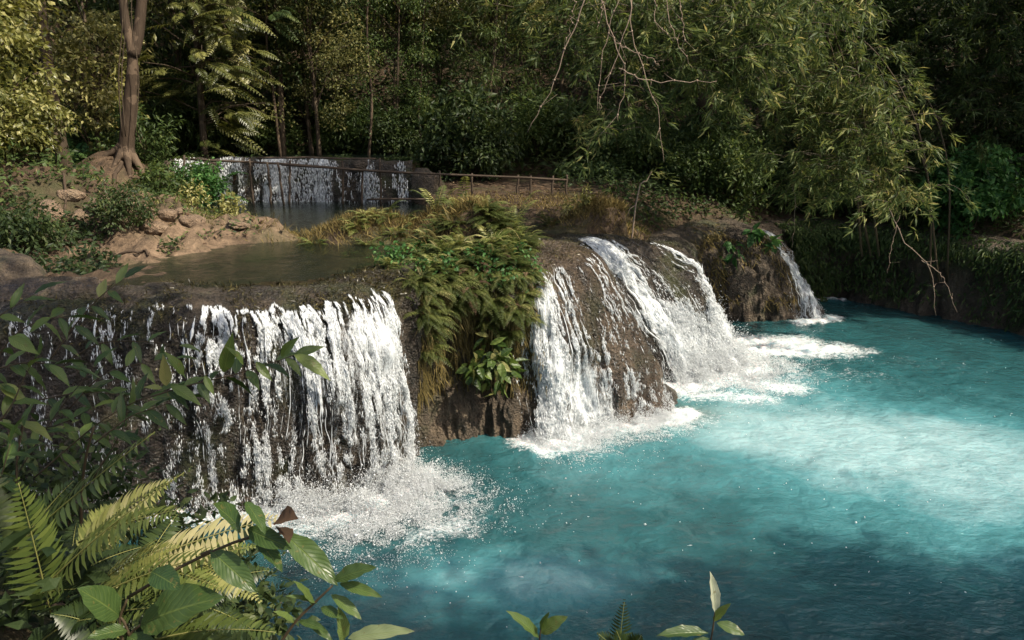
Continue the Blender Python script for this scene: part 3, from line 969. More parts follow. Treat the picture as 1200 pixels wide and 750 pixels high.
# fall on the second step, behind the railing
f5 = thing('waterfall', 'low white fall far back behind the wooden railing', 'waterfall')
xs, ts = np.meshgrid(np.linspace(-8.6, -2.5, 160), np.linspace(0, 1, 30), indexing='ij')
yy = 19.62 + .12 * fbm(xs * 1.2, 0, 0, 3, 5)
def f5pt(x, t, off=0.0):
    y0 = 19.55 + .26 * fbm(x * .9, 0, 0, 4, 5)
    zc = 3.80 + .13 * fbm(x * 1.3, 4, 0, 4, 6)
    return np.stack([x, y0 + .25 * (1 - np.clip(t * 6, 0, 1)) ** 2 - .16 * t - off, zc - (zc - 2.73) * np.clip(t * 1.04 - .04, 0, 1) ** 1.1], -1)
dn5 = np.clip(np.interp(xs, [-8.6, -8.2, -7.6, -7.2, -6.4, -6.1, -5.2, -4.8, -4.2, -3.6, -3.1, -2.6], [.05, .70, .25, .80, .45, .98, .55, .92, .30, .78, .15, .60]), 0, 1)
rk = mesh_obj('rock_face', (f5pt(xs, ts, -.03) + np.stack([0 * xs, .16 * fbm(xs * 3, ts * 2, 0, 4, 8), 0 * xs], -1)).reshape(-1, 3), grid_faces(160, 30), M['ledge'], f5)
mesh_obj('water_sheet', f5pt(xs, ts, .05).reshape(-1, 3), grid_faces(160, 30), M['curtain'], f5, True, {'dens': dn5.ravel() * .88}, np.stack([xs, ts], -1).reshape(-1, 2))
mb = MB()
n = 2800
x = RNG.uniform(-8.5, -2.6, n * 3); t = RNG.uniform(.08, 1, n * 3)
k = (vnoise(x * 5, t * 1.5, 0, 5) * .6 + vnoise(x * 14, t * 5, 0, 6) * .4) > .78 - .45 * np.interp(x, xs[:, 0], dn5[:, 0])
x, t = x[k][:n], t[k][:n]
blobs(mb, f5pt(x, t, .08) + RNG.normal(size=(len(x), 3)) * .02, np.array([[0, -.1, -1.0]]) + RNG.normal(size=(len(x), 3)) * .1, RNG.uniform(.05, .14, len(x)), RNG.uniform(.012, .03, len(x)))
o = mb.build('falling_drops', M['white'], f5); o['kind'] = 'stuff'
splash(f5, [(-8.4, 19.35, 2.77), (-6, 19.4, 2.77), (-2.7, 19.4, 2.77)], 1500, .08, .04)

# ------------------------------------------------------------------ the pool
px_, py_ = np.arange(-9.6, 14.2, .07), np.arange(3.4, 21.6, .07)
PX, PY = np.meshgrid(px_, py_, indexing='ij')
foam = np.zeros(PX.shape)
def foam_line(pts, w, a):
    global foam
    d = dist_poly(PX, PY, np.asarray(pts)[:, :2])
    foam = np.maximum(foam, a * np.exp(-(d / w) ** 2))
def foam_patch(cx, cy, rx, ry, rot, a):
    global foam
    foam = np.maximum(foam, a * bump2(PX, PY, cx, cy, rx, ry, rot))
foam_line(foot(2.2, 3.4, th1), .30, .8)
foam_line(foot(3.4, 5.2, th1, add=.12), .34, .95)
foam_line(foot(3.4, 5.2, th1, add=.45), .62, .62)
foam_line(foot(8.3, 11.2, th2, add=.12), .42, 1.0)
foam_line(foot(9.0, 11.2, th2, add=.5), .50, .58)
foam_line(foot(12.2, 15.4, th3, add=.2), .65, .95)
foam_line(foot(12.2, 15.4, th3, add=.9), .9, .62)
foam_line(foot(19.4, 20.3, th4, add=.25), .35, .9)
for (a, b, w, s) in (((800, 398), (940, 402), .8, .86), ((800, 415), (985, 410), .8, .84), ((790, 440), (930, 456), .6, .84), ((780, 462), (895, 468), .5, .78),
                     ((900, 400), (1010, 412), .6, .66), ((860, 440), (1020, 440), .9, .50), ((930, 420), (1130, 430), .9, .42), ((940, 350), (985, 352), .25, .9)):
    foam_line([atz(*a, 0), atz(*b, 0)], w, s)
foam_patch(*atz(835, 418, 0)[:2], 1.9, 1.5, .1, .74)
foam_patch(*atz(900, 430, 0)[:2], 2.6, 1.2, .1, .52)
foam_patch(*atz(520, 620, 0)[:2], 1.0, .5, .5, .66)
foam_patch(*atz(1000, 560, 0)[:2], 3.2, .9, .2, .30)
foam_patch(*atz(1080, 470, 0)[:2], 3.5, 1.4, 0, .30)
foam_patch(*atz(600, 560, 0)[:2], 1.6, .8, .3, .36)
foam_patch(*atz(530, 620, 0)[:2], .8, .5, .3, .5)
foam_patch(*atz(480, 640, 0)[:2], 1.2, .5, .3, .40)
foam += .10 * fbm(PX * 1.1, PY * 1.1, 0, 3, 91) * (foam > .05)
foam = np.clip(foam, 0, 1.1)
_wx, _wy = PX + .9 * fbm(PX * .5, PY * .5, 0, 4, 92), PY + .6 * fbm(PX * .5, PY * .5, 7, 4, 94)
milk_sunlit = 1.0 * bump2(_wx, _wy, *atz(980, 505, 0)[:2], 4.8, 2.9, .05) + .7 * bump2(_wx, _wy, *atz(1190, 560, 0)[:2], 2.2, 1.6, 0) + .7 * bump2(_wx, _wy, *atz(600, 680, 0)[:2], 1.4, .7, 0)  # paler milky water, with sunlit patches of the pool painted in as well
milk_sunlit = np.clip(milk_sunlit + .15 * fbm(PX * .8, PY * .8, 0, 3, 93), -.1, 1)
shoal = np.clip(1.1 * bump2(PX, PY, *atz(770, 488, 0)[:2], .9, .5, .2), 0, .85)
ring = np.minimum(foam, 1)
PZ = .030 * fbm(PX * 1.3, PY * 1.9, 0, 4, 95) + .010 * fbm(PX * 4.3, PY * 5.0, 0, 3, 96) + ring * (.17 * np.abs(fbm(PX * 3.3, PY * 3.3, 0, 4, 97)) + .03 * fbm(PX * 9, PY * 9, 0, 2, 98))
tag(mesh_obj('water', np.stack([PX, PY, PZ], -1).reshape(-1, 3), grid_faces(*PX.shape), M['pool'], attrs={'foam': foam.ravel(), 'milk_sunlit': milk_sunlit.ravel(), 'shoal': shoal.ravel()}), kind='structure')

# bubbles drifting on the pool
mb = MB()
n = 900
x, y = RNG.uniform(-1, 11, n), RNG.uniform(6, 17.5, n)
k = in_poly(x, y, POOL) & (vnoise(x * .9, y * 1.6, 0, 55) * .7 + .3 * RNG.random(n) > .55)
x, y = x[k], y[k]
b_ = np.stack([x, y, np.full(len(x), .035)], 1)
blobs(mb, b_, np.stack([RNG.normal(size=len(x)), RNG.normal(size=len(x)), np.zeros(len(x))], 1), RNG.lognormal(-4.0, .5, len(x)), RNG.lognormal(-4.3, .4, len(x)))
tag(mb.build('foam_bubbles', M['white']), 'white bubbles drifting on the turquoise pool', 'bubbles', kind='stuff')

def lip_moss(label, s0, s1, n, mat, t0=.75, t1=2.3, thr=.45, L=.09):
    mb = MB()
    s, t = RNG.uniform(s0, s1, n), RNG.uniform(t0, t1, n)
    k = (vnoise(s * 3.1, t * 2.2, 0, 83) * .7 + .3 * RNG.random(n)) > thr + .12 * np.abs(t - 1.5)
    s, t = s[k], t[k]
    p, nn, o = wall(s, t)
    mb.leaves(p, unit(nn * .5 + o * .3 + np.array([0, 0, -.4]) + RNG.normal(size=(len(s), 3)) * .4), nn + RNG.normal(size=(len(s), 3)) * .5, RNG.uniform(.4, 1.3, len(s)) * L, RNG.uniform(.006, .02, len(s)), RHOMB, RNG.random(len(s)))
    tag(mb.build('moss', M[mat], None, False), label, 'moss', kind='stuff')
lip_moss('wet brown moss along the rim of the left fall', .8, 6.0, 9000, 'wetmoss')
lip_moss('thin wet moss on the crown of the tan rock lobe and the foaming cascade', 8.8, 16.0, 6000, 'wetmoss', thr=.52, L=.07)
lip_moss('dark moss clinging to the shaded rock left of the white curtain', .8, 3.4, 6000, 'wetmoss', 2.0, 5.5, .52)
# ------------------------------------------------------------------ where a pixel's ray meets the ground
def hit(px, py, far=60):
    d = ray(px, py)
    p = np.array([0, 0, CAM_H])
    t = np.arange(1.5, far, .04)
    q = p + d * t[:, None]
    k = np.argmax(q[:, 2] < gz(q[:, 0], q[:, 1]))
    return q[k]

def on(x, y, dz=0.0): return (x, y, float(gz(x, y)) + dz)

def rand_unit(n):
    return unit(RNG.normal(size=(n, 3)))

# ------------------------------------------------------------------ building blocks for plants
def leaf_ball(mb, c, r, n, L, W, tmpl, droop=.35, flat=.6, tone=0.0, spread=.22):
    """n leaves round c; they point outward and hang a little"""
    o = rand_unit(n) * (RNG.random((n, 1)) ** .4) * np.asarray(r)
    d = unit(unit(o) * .7 + RNG.normal(size=(n, 3)) * .5 + np.array([0, 0, -droop]))
    nr = unit(np.array([0, 0, 1.0]) + RNG.normal(size=(n, 3)) * flat)
    mb.leaves(np.asarray(c) + o, d, nr, L * RNG.uniform(.6, 1.2, n), W * RNG.uniform(.7, 1.2, n), tmpl,
              np.clip(.5 + tone + RNG.normal(size=n) * spread, 0, 1))

def crown_points(cz, rx, ry, rz, n, inner=.35):
    o = rand_unit(n)
    r = inner + (1 - inner) * RNG.random((n, 1)) ** .6
    k = .75 + .5 * vnoise(o[:, 0] * 2 + 5, o[:, 1] * 2 + 5, o[:, 2] * 2 + 5, int(RNG.integers(1, 999)))[:, None]
    return o * r * k * np.array([rx, ry, rz]) + np.array([0, 0, cz])

def make_tree(name, label, cat, H, r0, crown, leaf, lm, bm='darkbark', loc=(0, 0, 0), lean=(0, 0), tmpl=FOLD, group=None, cluster=.55, limbs=14):
    """crown = (centre height, rx, ry, rz, clusters, leaves per cluster); leaf = (length, width)"""
    root = thing(name, label, cat, loc, group=group)
    cz, rx, ry, rz, nc, nl = crown
    tr = MB()
    k = np.linspace(0, 1, 9)
    ax = np.stack([lean[0] * k ** 1.5 + .10 * np.sin(k * 5 + H), lean[1] * k ** 1.5 + .08 * np.cos(k * 4), H * k - .4 * (1 - k)], 1)
    tr.tube(ax, np.interp(k, [0, .08, 1], [r0 * 1.7, r0, r0 * .35]), sides=8)
    pts = crown_points(cz, rx, ry, rz, nc) + np.array([lean[0], lean[1], 0]) * .7
    for p in pts[:limbs]:
        h = np.clip((p[2] - .6 - abs(RNG.normal()) * .6) / H, .18, .92)
        s = cat_rom(ax, [h * 8])[0]
        mid = (s + p) / 2 + np.array([0, 0, .25])
        tr.tube(smooth_poly([s, mid, p], 6), r0 * .32, .012, sides=5)
    tr.build('trunk', M[bm], root)
    cr = MB()
    tone = RNG.normal(size=nc) * .12
    for p, tn in zip(pts, tone):
        leaf_ball(cr, p, np.array([1, 1, .6]) * cluster * RNG.uniform(.7, 1.3), nl, leaf[0], leaf[1], tmpl, tone=tn)
    cr.build('crown', M[lm], root, smooth=False)
    return root

def make_shrub(name, label, cat, loc, rx, rz, nc, nl, leaf, lm, tmpl=FOLD, group=None, cluster=.22, stems=6, droop=.3):
    root = thing(name, label, cat, loc, group=group)
    st = MB()
    pts = crown_points(rz * .75, rx, rx, rz * .7, nc, .3)
    pts = pts[pts[:, 2] > .02]
    for p in pts[:stems]:
        st.tube(smooth_poly([(RNG.normal() * .06, RNG.normal() * .06, -.1), p * np.array([.4, .4, .55]), p], 6), .018, .005, sides=4)
    st.build('stem', M['stem'], root)
    fo = MB()
    for p in pts:
        leaf_ball(fo, p, cluster * RNG.uniform(.7, 1.3), nl, leaf[0], leaf[1], tmpl, droop, tone=RNG.normal() * .12)
    fo.build('foliage', M[lm], root, smooth=False)
    return root

def frond(mb, base, tip, lift, pairs, plen, nrm, pw=.16, rnd=.5, tmpl=LANCE, stemr=.004, st=None, start=.12, jag=.0, ang=.35, curl=.18):
    """one feather leaf: a bent midrib with narrow leaflets on both sides"""
    base, tip = np.asarray(base, float), np.asarray(tip, float)
    mid = (base + tip) / 2 + np.asarray(lift, float)
    q = np.linspace(0, 1, 24)[:, None]
    cv = base * (1 - q) ** 2 + 2 * mid * q * (1 - q) + tip * q ** 2
    (st or mb).tube(cv[::2], stemr, stemr * .3, sides=4, rnd=.75)
    k = np.linspace(start, .985, pairs)
    P = cat_rom(cv, k * 23)
    T = unit(cat_rom(cv, np.minimum(k + .02, 1) * 23) - P)
    N = unit(np.broadcast_to(np.asarray(nrm, float), P.shape))
    S = unit(np.cross(T, N))
    N = np.cross(S, T)
    prof = np.sin(np.clip((k - start) / (1 - start) * .96 + .07, 0, 1) ** .62 * np.pi) ** .75
    prof = np.maximum(prof, .10)
    for sg in (-1, 1):
        d = unit(S * sg + T * ang + RNG.normal(size=P.shape) * .05 - N * curl)
        L = plen * prof * RNG.uniform(.9, 1.08, pairs)
        mb.leaves(P, d, N + RNG.normal(size=P.shape) * .08, L, np.maximum(pw * plen * (.45 + .55 * prof), .004) * np.ones(pairs), tmpl, np.clip(rnd + RNG.normal(size=pairs) * .06, 0, 1))

def make_fern(label, loc, n, length, lm='l_fern', up=.6, group=None, spread=6.283, face=0.0, tone=.5, pairs=18, hang=.5, rz=0.0, name='fern'):
    root = thing(name, label, 'fern', loc, rz, group=group)
    mb = MB()
    for i in range(n):
        a = face + spread * (i / n - .5) + RNG.normal() * .25
        l = length * RNG.uniform(.65, 1.15)
        u = max(.05, up + RNG.normal() * .2)
        h = np.array([math.cos(a), math.sin(a), 0])
        tip = h * l * .85 + np.array([0, 0, l * (u - hang)])
        frond(mb, (0, 0, -.03), tip, np.array([0, 0, l * u * .55]), pairs, l * .21, np.array([0, 0, 1.0]) + h * -.3, .22, np.clip(tone + RNG.normal() * .2, 0, 1), RHOMB, .004)
    mb.build('foliage', M[lm], root, smooth=False)
    return root

def make_grass(name, label, loc, rx, ry, n, L, lm, kind=None, cat='grass', hfun=None):
    mb = MB()
    x, y = RNG.normal(size=n) * rx, RNG.normal(size=n) * ry
    z = np.array(gz(loc[0] + x, loc[1] + y)) - loc[2] if hfun is None else hfun(x, y)
    d = unit(np.stack([RNG.normal(size=n) * .6, RNG.normal(size=n) * .6, np.full(n, .8)], 1))
    mb.leaves(np.stack([x, y, z], 1), d, rand_unit(n), L * RNG.uniform(.5, 1.3, n), .014 * RNG.uniform(.6, 1.5, n), RHOMB, RNG.random(n))
    o = mb.build(name, M[lm])
    o.location = [float(c) for c in loc]
    return tag(o, label, cat, kind=kind)

def rock_mesh(seed, sx, sy, sz, sub=4, amp=.35):
    import bmesh
    bm = bmesh.new()
    bmesh.ops.create_icosphere(bm, subdivisions=sub, radius=1)
    v = np.array([p.co[:] for p in bm.verts])
    f = np.array([[q.index for q in p.verts] for p in bm.faces])
    bm.free()
    r = 1 + amp * fbm(v[:, 0] * 1.1 + seed, v[:, 1] * 1.1, v[:, 2] * 1.1, 3, seed) + amp * .4 * fbm(v[:, 0] * 3.5, v[:, 1] * 3.5 + seed, v[:, 2] * 3.5, 4, seed + 3) + .03 * fbm(v[:, 0] * 11, v[:, 1] * 11 + seed, v[:, 2] * 11, 3, seed)
    return v * r[:, None] * np.array([sx, sy, sz]), f

# ------------------------------------------------------------------ rocks
def rock(label, loc, size, mat='lime', seed=None, rz=None, group=None, name='rock', sink=.3):
    v, f = rock_mesh(int(RNG.integers(1, 9999)) if seed is None else seed, *size)
    v[:, 2] += size[2] * (1 - 2 * sink) * .5
    o = mesh_obj(name, v, f, M[mat])
    o.location = [float(c) for c in loc]
    o.rotation_euler = (RNG.normal() * .15, RNG.normal() * .15, RNG.uniform(0, 6) if rz is None else rz)
    return tag(o, label, 'rock', group)

LIME = [  # pixel, size
    ((82, 232), (.26, .22, .16), 'pale limestone lump at the upper left end of the sunlit path edge'),
    ((112, 244), (.34, .22, .17), 'tan limestone block on the sunlit bank just above the dark bushes'),
    ((148, 246), (.26, .22, .20), 'pale pitted limestone knob in the middle of the sunlit bank edge'),
    ((172, 250), (.22, .18, .15), 'small white limestone chunk beside the pitted knob on the bank'),
    ((196, 254), (.26, .20, .15), 'cream limestone slab on the bank next to the small yellow plant'),
    ((226, 260), (.30, .24, .12), 'flat tan limestone slab where the sunlit bank meets the stream'),
    ((136, 260), (.24, .18, .12), 'low rounded limestone piece below the pitted knob on the bank'),
    ((58, 262), (.34, .30, .40), 'upright tan limestone stump with a shaded hollow at the left bank'),
    ((180, 268), (.30, .24, .14), 'half shaded limestone lump at the foot of the sunlit bank'),
    ((95, 256), (.22, .20, .15), 'small tan limestone lump under the limestone block on the bank'),
    ((160, 258), (.16, .14, .11), 'fist shaped limestone chunk in front of the pitted knob'),
    ((210, 250), (.17, .13, .10), 'small pale limestone chip behind the cream slab'),
    ((124, 238), (.18, .15, .12), 'small limestone lump on the path side of the tan block'),
    ((280, 264), (.50, .26, .09), 'thin mud coloured limestone spit reaching into the upper stream'),
]
for (p, s, lb) in LIME:
    rock(lb, hit(*p), [c * .8 for c in s])
rock('long tan root like limestone ridge at the far left above the shaded fall', (-5.75, 9.3, 2.70), (.95, .32, .26), 'lobe', rz=.12)
rock('brown bulging limestone boulder at the left end of the shaded fall', (-6.6, 9.7, 2.75), (.6, .45, .42), 'mound')
rock('low wet boulder awash between the middle fall and the foaming cascade', atz(735, 446, .10), (.70, .42, .42), 'ledge', rz=.5)
rock('flat submerged green boulder just under the water off the rock lobe', atz(775, 488, -.30), (1.0, .65, .30), 'ledge')
rock('pale rounded rock patch on the front of the mossy hump by the far fall', (5.9, 18.78, .62), (.60, .22, .55), 'mound', rz=.2)

for i, (pa, pb, lab) in enumerate((((140, 178), (70, 262), 'long bare root snaking down the left bank from the forked tree'), ((150, 180), (210, 250), 'crooked bare root running from the forked tree to the bank rocks'), ((30, 262), (170, 300), 'thick root lying along the foot of the shaded left bank'))):
    mb = MB()
    a_, b_ = hit(*pa), hit(*pb)
    q = np.linspace(0, 1, 26)[:, None]
    p = a_ * (1 - q) + b_ * q
    p[:, :2] += np.stack([fbm(q[:, 0] * 5, i * 7.1, 0, 3, 81), fbm(q[:, 0] * 5, i * 3.3, 5, 3, 82)], 1) * .35
    p[:, 2] = gz(p[:, 0], p[:, 1]) + .015 + .04 * vnoise(q[:, 0] * 9, i, 0, 83)
    mb.tube(p, .055, .018, sides=7)
    tag(mb.build('tree_root', M['bark']), lab, 'root')
rock('mossy boulder closing the right end of the far low fall', (-2.15, 19.6, 2.9), (.6, .45, .6), 'mound')
rock('mossy boulder at the left end of the far low fall', (-8.75, 19.55, 3.0), (.5, .4, .6), 'mound')
rock('dark rounded stone parting the water on the crest of the far fall', (-3.75, 19.6, 3.66), (.26, .2, .18), 'mound')
# ------------------------------------------------------------------ the wooden railing by the far fall
rl = thing('wooden_railing', 'rough pole railing crossing in front of the far low waterfall', 'railing')
def pole(name, a, b, r, mid=(0, 0, 0)):
    mb = MB()
    pts = smooth_poly([a, (np.asarray(a) + np.asarray(b)) / 2 + np.asarray(mid), b], 8)
    pts[1:-1] += RNG.normal(size=(6, 3)) * .012
    mb.tube(pts, r, r * .85, sides=7)
    return mb.build(name, M['pole'], rl)
RY = 19.0
pole('rail', aty(214, 186, RY + .1), aty(480, 203, RY - .1), .030, (0, 0, .03))
pole('rail', aty(330, 193, RY - .08), aty(664, 211, RY - .3), .030, (0, 0, -.03))
pole('rail', aty(300, 185, RY), aty(440, 186, RY - .1), .026, (0, 0, .02))
pole('rail', aty(430, 234, RY - .3), aty(610, 232, RY - .4), .026)
for (x, y0, x2, y1) in ((216, 182, 213, 238), (292, 186, 297, 238), (313, 190, 318, 238), (325, 190, 333, 238), (340, 188, 339, 238), (401, 188, 402, 238), (425, 200, 424, 236), (445, 185, 446, 232),
                        (515, 200, 514, 232), (553, 203, 553, 232), (607, 205, 606, 234), (622, 206, 622, 234), (648, 206, 647, 236), (664, 205, 663, 238)):
    a = aty(x, y0, RY - .05)
    b = aty(x2, y1, RY - .05)
    b[2] = min(b[2], 2.75)
    pole('post', b, a, .030)

# ------------------------------------------------------------------ the trees at the left
def trunk_tree():
    root = thing('tree', 'tall forked tree with pale blotched bark standing on the left bank path', 'tree')
    y = 18.2
    tr = MB()
    px = [(146, 178), (150, 150), (153, 110), (155, 64), (146, 20), (142, -40), (136, -160)]
    tr.tube(smooth_poly([aty(a, b, y) - np.array([0, 0, .15 if i == 0 else 0]) for i, (a, b) in enumerate(px)], 30), np.interp(np.linspace(0, 1, 30), [0, .05, .25, .5, 1], [.27, .175, .155, .105, .08]), sides=12)
    px = [(156, 66), (162, 40), (166, 0), (170, -60), (178, -160)]
    tr.tube(smooth_poly([aty(a, b, y + .05 * i) for i, (a, b) in enumerate(px)], 20), .13, .09, sides=10)
    b0 = aty(147, 168, y)
    for ang in (-2.7, -1.9, -1.1, -.3, 2.4):
        e = b0 + np.array([math.cos(ang), math.sin(ang), 0]) * RNG.uniform(.55, .95)
        e[2] = gz(e[0], e[1]) - .06
        m_ = b0 * .55 + e * .45
        m_[2] = gz(m_[0], m_[1]) + .10
        tr.tube(smooth_poly([b0, m_, e], 8), np.linspace(.13, .02, 8), sides=7)
    tr.build('trunk', M['bark'], root)
    vn = MB()
    for x in (143, 147, 158):
        vn.tube(smooth_poly([aty(x, 160, y - .3), aty(x + RNG.normal() * 3, 90, y - .28), aty(x + RNG.normal() * 3, 20, y - .3), aty(x, -60, y - .2)], 14), .014, .010, sides=5)
    vn.build('vine', M['darkbark'], root)
    cr = MB()
    for p in crown_points(10.6, 2.6, 2.4, 2.0, 46):
        leaf_ball(cr, p + np.array([aty(146, 0, y)[0], y, 0]), .6, 60, .20, .09, FOLD)
    cr.build('crown', M['l_mid'], root, smooth=False)
trunk_tree()

def layered_tree(label, loc, H, nb, lm, reach=2.6, leaflet=.13, z0=.35, toward=None, name='tree'):
    """long feathered leaves in loose tiers on crooked limbs"""
    root = thing(name, label, 'tree', loc)
    tr, cr = MB(), MB()
    tr.tube(smooth_poly([(0, 0, -.3), (.1, .05, H * .5), (-.05, .1, H)], 10), .10, .04, sides=7)
    for i in range(nb):
        h = H * RNG.uniform(z0, 1.0)
        a = RNG.uniform(0, 6.283) if toward is None else toward + RNG.normal() * 1.1
        r = reach * RNG.uniform(.25, 1.0)
        s = np.array([0, .05, h])
        e = s + np.array([math.cos(a) * r, math.sin(a) * r, .25 * r + RNG.normal() * .45])
        tr.tube(smooth_poly([s, (s + e) / 2 + np.array([0, 0, .2]) + RNG.normal(size=3) * .12, e], 6), .022, .006, sides=5)
        for k in range(6):
            aa = a + RNG.normal() * 1.2
            l = RNG.uniform(.45, 1.0)
            b = s + (e - s) * RNG.uniform(.4, 1) + RNG.normal(size=3) * .12
            tip = b + np.array([math.cos(aa) * l, math.sin(aa) * l, -RNG.uniform(.1, .65) * l])
            frond(cr, b, tip, (0, 0, .14), 11, leaflet * 1.5, unit(np.array([0, -.3, 1.0]) + RNG.normal(size=3) * .3), .34, np.clip(.30 + RNG.normal() * .25, 0, 1), FOLD, .005, ang=.7, curl=.25)
    for p in crown_points(H * .7, reach * .8, reach * .8, H * .35, 24):
        leaf_ball(cr, p, .45, 40, .2, .09, FOLD)
    tr.build('trunk', M['darkbark'], root)
    cr.build('crown', M[lm], root, smooth=False)
    return root
layered_tree('sunlit tree with flat layers of feathered leaves right of the forked trunk', on(-8.2, 20.9), 8.2, 100, 'l_bright', 2.3, .13, .10, -.4)
layered_tree('darker feather leaved tree reaching above the sunlit layered one', on(-6.6, 22.6), 9.0, 30, 'l_mid', 2.6, .14, .35)

make_tree('tree', 'leaning dark trunk tree left of the forked trunk', 'tree', 9, .15, (7.6, 2.0, 1.8, 2.4, 50, 60), (.2, .09), 'l_mid', 'darkbark', on(-10.7, 18.6), (.35, .3))
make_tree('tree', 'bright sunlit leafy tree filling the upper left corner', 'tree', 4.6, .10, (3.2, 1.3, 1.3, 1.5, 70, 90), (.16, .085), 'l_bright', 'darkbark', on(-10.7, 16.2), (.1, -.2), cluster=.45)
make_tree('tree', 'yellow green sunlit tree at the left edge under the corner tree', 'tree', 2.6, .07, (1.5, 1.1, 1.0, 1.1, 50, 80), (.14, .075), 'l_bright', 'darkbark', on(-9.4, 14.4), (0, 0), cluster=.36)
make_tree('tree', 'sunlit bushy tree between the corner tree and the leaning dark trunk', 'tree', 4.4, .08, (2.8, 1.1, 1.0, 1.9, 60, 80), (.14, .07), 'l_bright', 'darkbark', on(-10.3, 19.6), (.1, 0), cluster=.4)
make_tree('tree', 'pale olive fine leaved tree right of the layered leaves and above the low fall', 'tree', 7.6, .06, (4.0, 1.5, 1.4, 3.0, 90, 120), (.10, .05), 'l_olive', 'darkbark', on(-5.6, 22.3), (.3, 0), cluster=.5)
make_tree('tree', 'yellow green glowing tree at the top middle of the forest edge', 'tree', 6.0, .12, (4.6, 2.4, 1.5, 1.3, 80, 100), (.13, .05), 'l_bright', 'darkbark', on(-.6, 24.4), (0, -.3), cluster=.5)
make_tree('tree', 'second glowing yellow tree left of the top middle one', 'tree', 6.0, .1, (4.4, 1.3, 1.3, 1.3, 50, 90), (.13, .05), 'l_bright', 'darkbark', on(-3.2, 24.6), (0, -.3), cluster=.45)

# ------------------------------------------------------------------ the forest behind
proto = [
    ('broad leaved tree', 9.5, .09, (5.6, 2.4, 2.4, 4.0, 90, 60), (.24, .11), 'l_mid', FOLD, .6),
    ('fine leaved tree', 9.0, .07, (5.2, 2.0, 2.0, 4.0, 100, 90), (.12, .06), 'l_mid', RHOMB, .55),
    ('dark dense tree', 10.0, .10, (5.4, 2.7, 2.7, 4.4, 100, 60), (.22, .10), 'l_dark', FOLD, .65),
    ('olive tree', 9.0, .07, (5.6, 1.9, 1.9, 3.6, 90, 80), (.13, .06), 'l_olive', RHOMB, .5),
    ('drooping narrow leaved tree', 9.5, .07, (5.6, 2.2, 2.2, 4.0, 100, 80), (.26, .035), 'l_mid', RHOMB, .55),
]
def near_word(x, y):
    return ('far left behind the bright corner trees' if x < -11 else 'behind the layered leaves at the left' if x < -6.5 else 'behind the low far waterfall' if x < -2
            else 'behind the middle of the wooden railing' if x < 2 else 'behind the hanging bamboo' if x < 7 else 'above the dark right bank' if x < 13 else 'at the far right edge')
spots = [(-15, 22), (-12.5, 24.5), (-9.8, 24), (-7.3, 25.5), (-4.4, 25), (-2.2, 25.5), (1.6, 25.0), (3.7, 26), (6.0, 25), (8.4, 24.2), (10.6, 23.6), (12.8, 22.6), (15.0, 21.4), (17.0, 20),
         (-17.5, 27), (-14, 29), (-10.5, 29), (-7.6, 30), (-4.8, 29.5), (-1.8, 30), (.8, 29.5), (3.4, 30), (6.4, 29.2), (9.4, 29), (12.4, 28), (15.5, 27), (18.5, 25),
         (-20, 33), (-15.5, 34.5), (-11, 35), (-6.5, 35), (-2, 35.5), (2.5, 35), (7, 35), (11.5, 34.5), (16, 33.5), (20.5, 31.5)]
spots += [(-13.6, 20.6), (-6.0, 23.6), (-3.4, 23.4), (-.6, 23.8), (9.6, 22.6), (11.8, 21.4), (13.8, 20.2), (15.4, 18.6)]
made = {}
rw = {0: 'first row', 1: 'second row', 2: 'deep'}
seen_lab = {}
for i, (x, y) in enumerate(spots):
    k = (i * 3 + int(x * 2)) % 5
    if x > 4: k = (2, 0, 2, 1)[i % 4]
    row = 'front ' if i < 14 else 'second row ' if i < 27 else 'distant ' if i < 37 else 'small forward '
    nm, H, r0, cr_, lf, lm, tp, cl = proto[k]
    lab = f'{row}{nm} of the forest {near_word(x, y)}'
    grp = 'trees of the shaded forest'
    loc = on(x, y, -.2)
    if k not in made:
        made[k] = make_tree('tree', lab, 'tree', H, r0, cr_, lf, lm, 'darkbark', loc, (RNG.normal() * .4, RNG.normal() * .3), tp, grp, cl)
    else:
        dup(made[k], lab, loc, RNG.uniform(0, 6.28), RNG.uniform(.85, 1.2) * (1.15 if 14 <= i < 37 else .72 if i >= 37 else 1), grp)

# thin pale trunks standing in the gloom
for i, (px0, px1, y, top) in enumerate(((432, 430, 22.5, 40), (497, 495, 23.5, 70), (565, 580, 23, 60), (588, 592, 24, 60), (330, 312, 22.0, 40), (466, 462, 24, 90))):
    root = thing('sapling', ('thin pale upright sapling behind the right end of the low fall', 'slim grey sapling at the dark centre of the forest', 'slanting slim sapling in the dark forest left of the hanging bamboo',
                             'straight dark sapling just left of the hanging bamboo', 'bent pale sapling over the low far fall', 'faint slim sapling between two pale stems behind the railing')[i], 'sapling')
    mb = MB()
    b = aty(px0, 195, y); b[2] = gz(b[0], b[1]) - .1
    mb.tube(smooth_poly([b, (b + aty(px1, top, y)) / 2 + RNG.normal(size=3) * .12, aty(px1, top, y), aty(px1 + 4, top - 120, y)], 14), .045, .025, sides=6)
    mb.build('trunk', M['bark'], root)
    cr = MB()
    for p in crown_points(0, .9, .9, .8, 14):
        leaf_ball(cr, aty(px1 + 4, top - 110, y) + p, .4, 50, .16, .06, RHOMB)
    cr.build('crown', M['l_mid'], root, smooth=False)

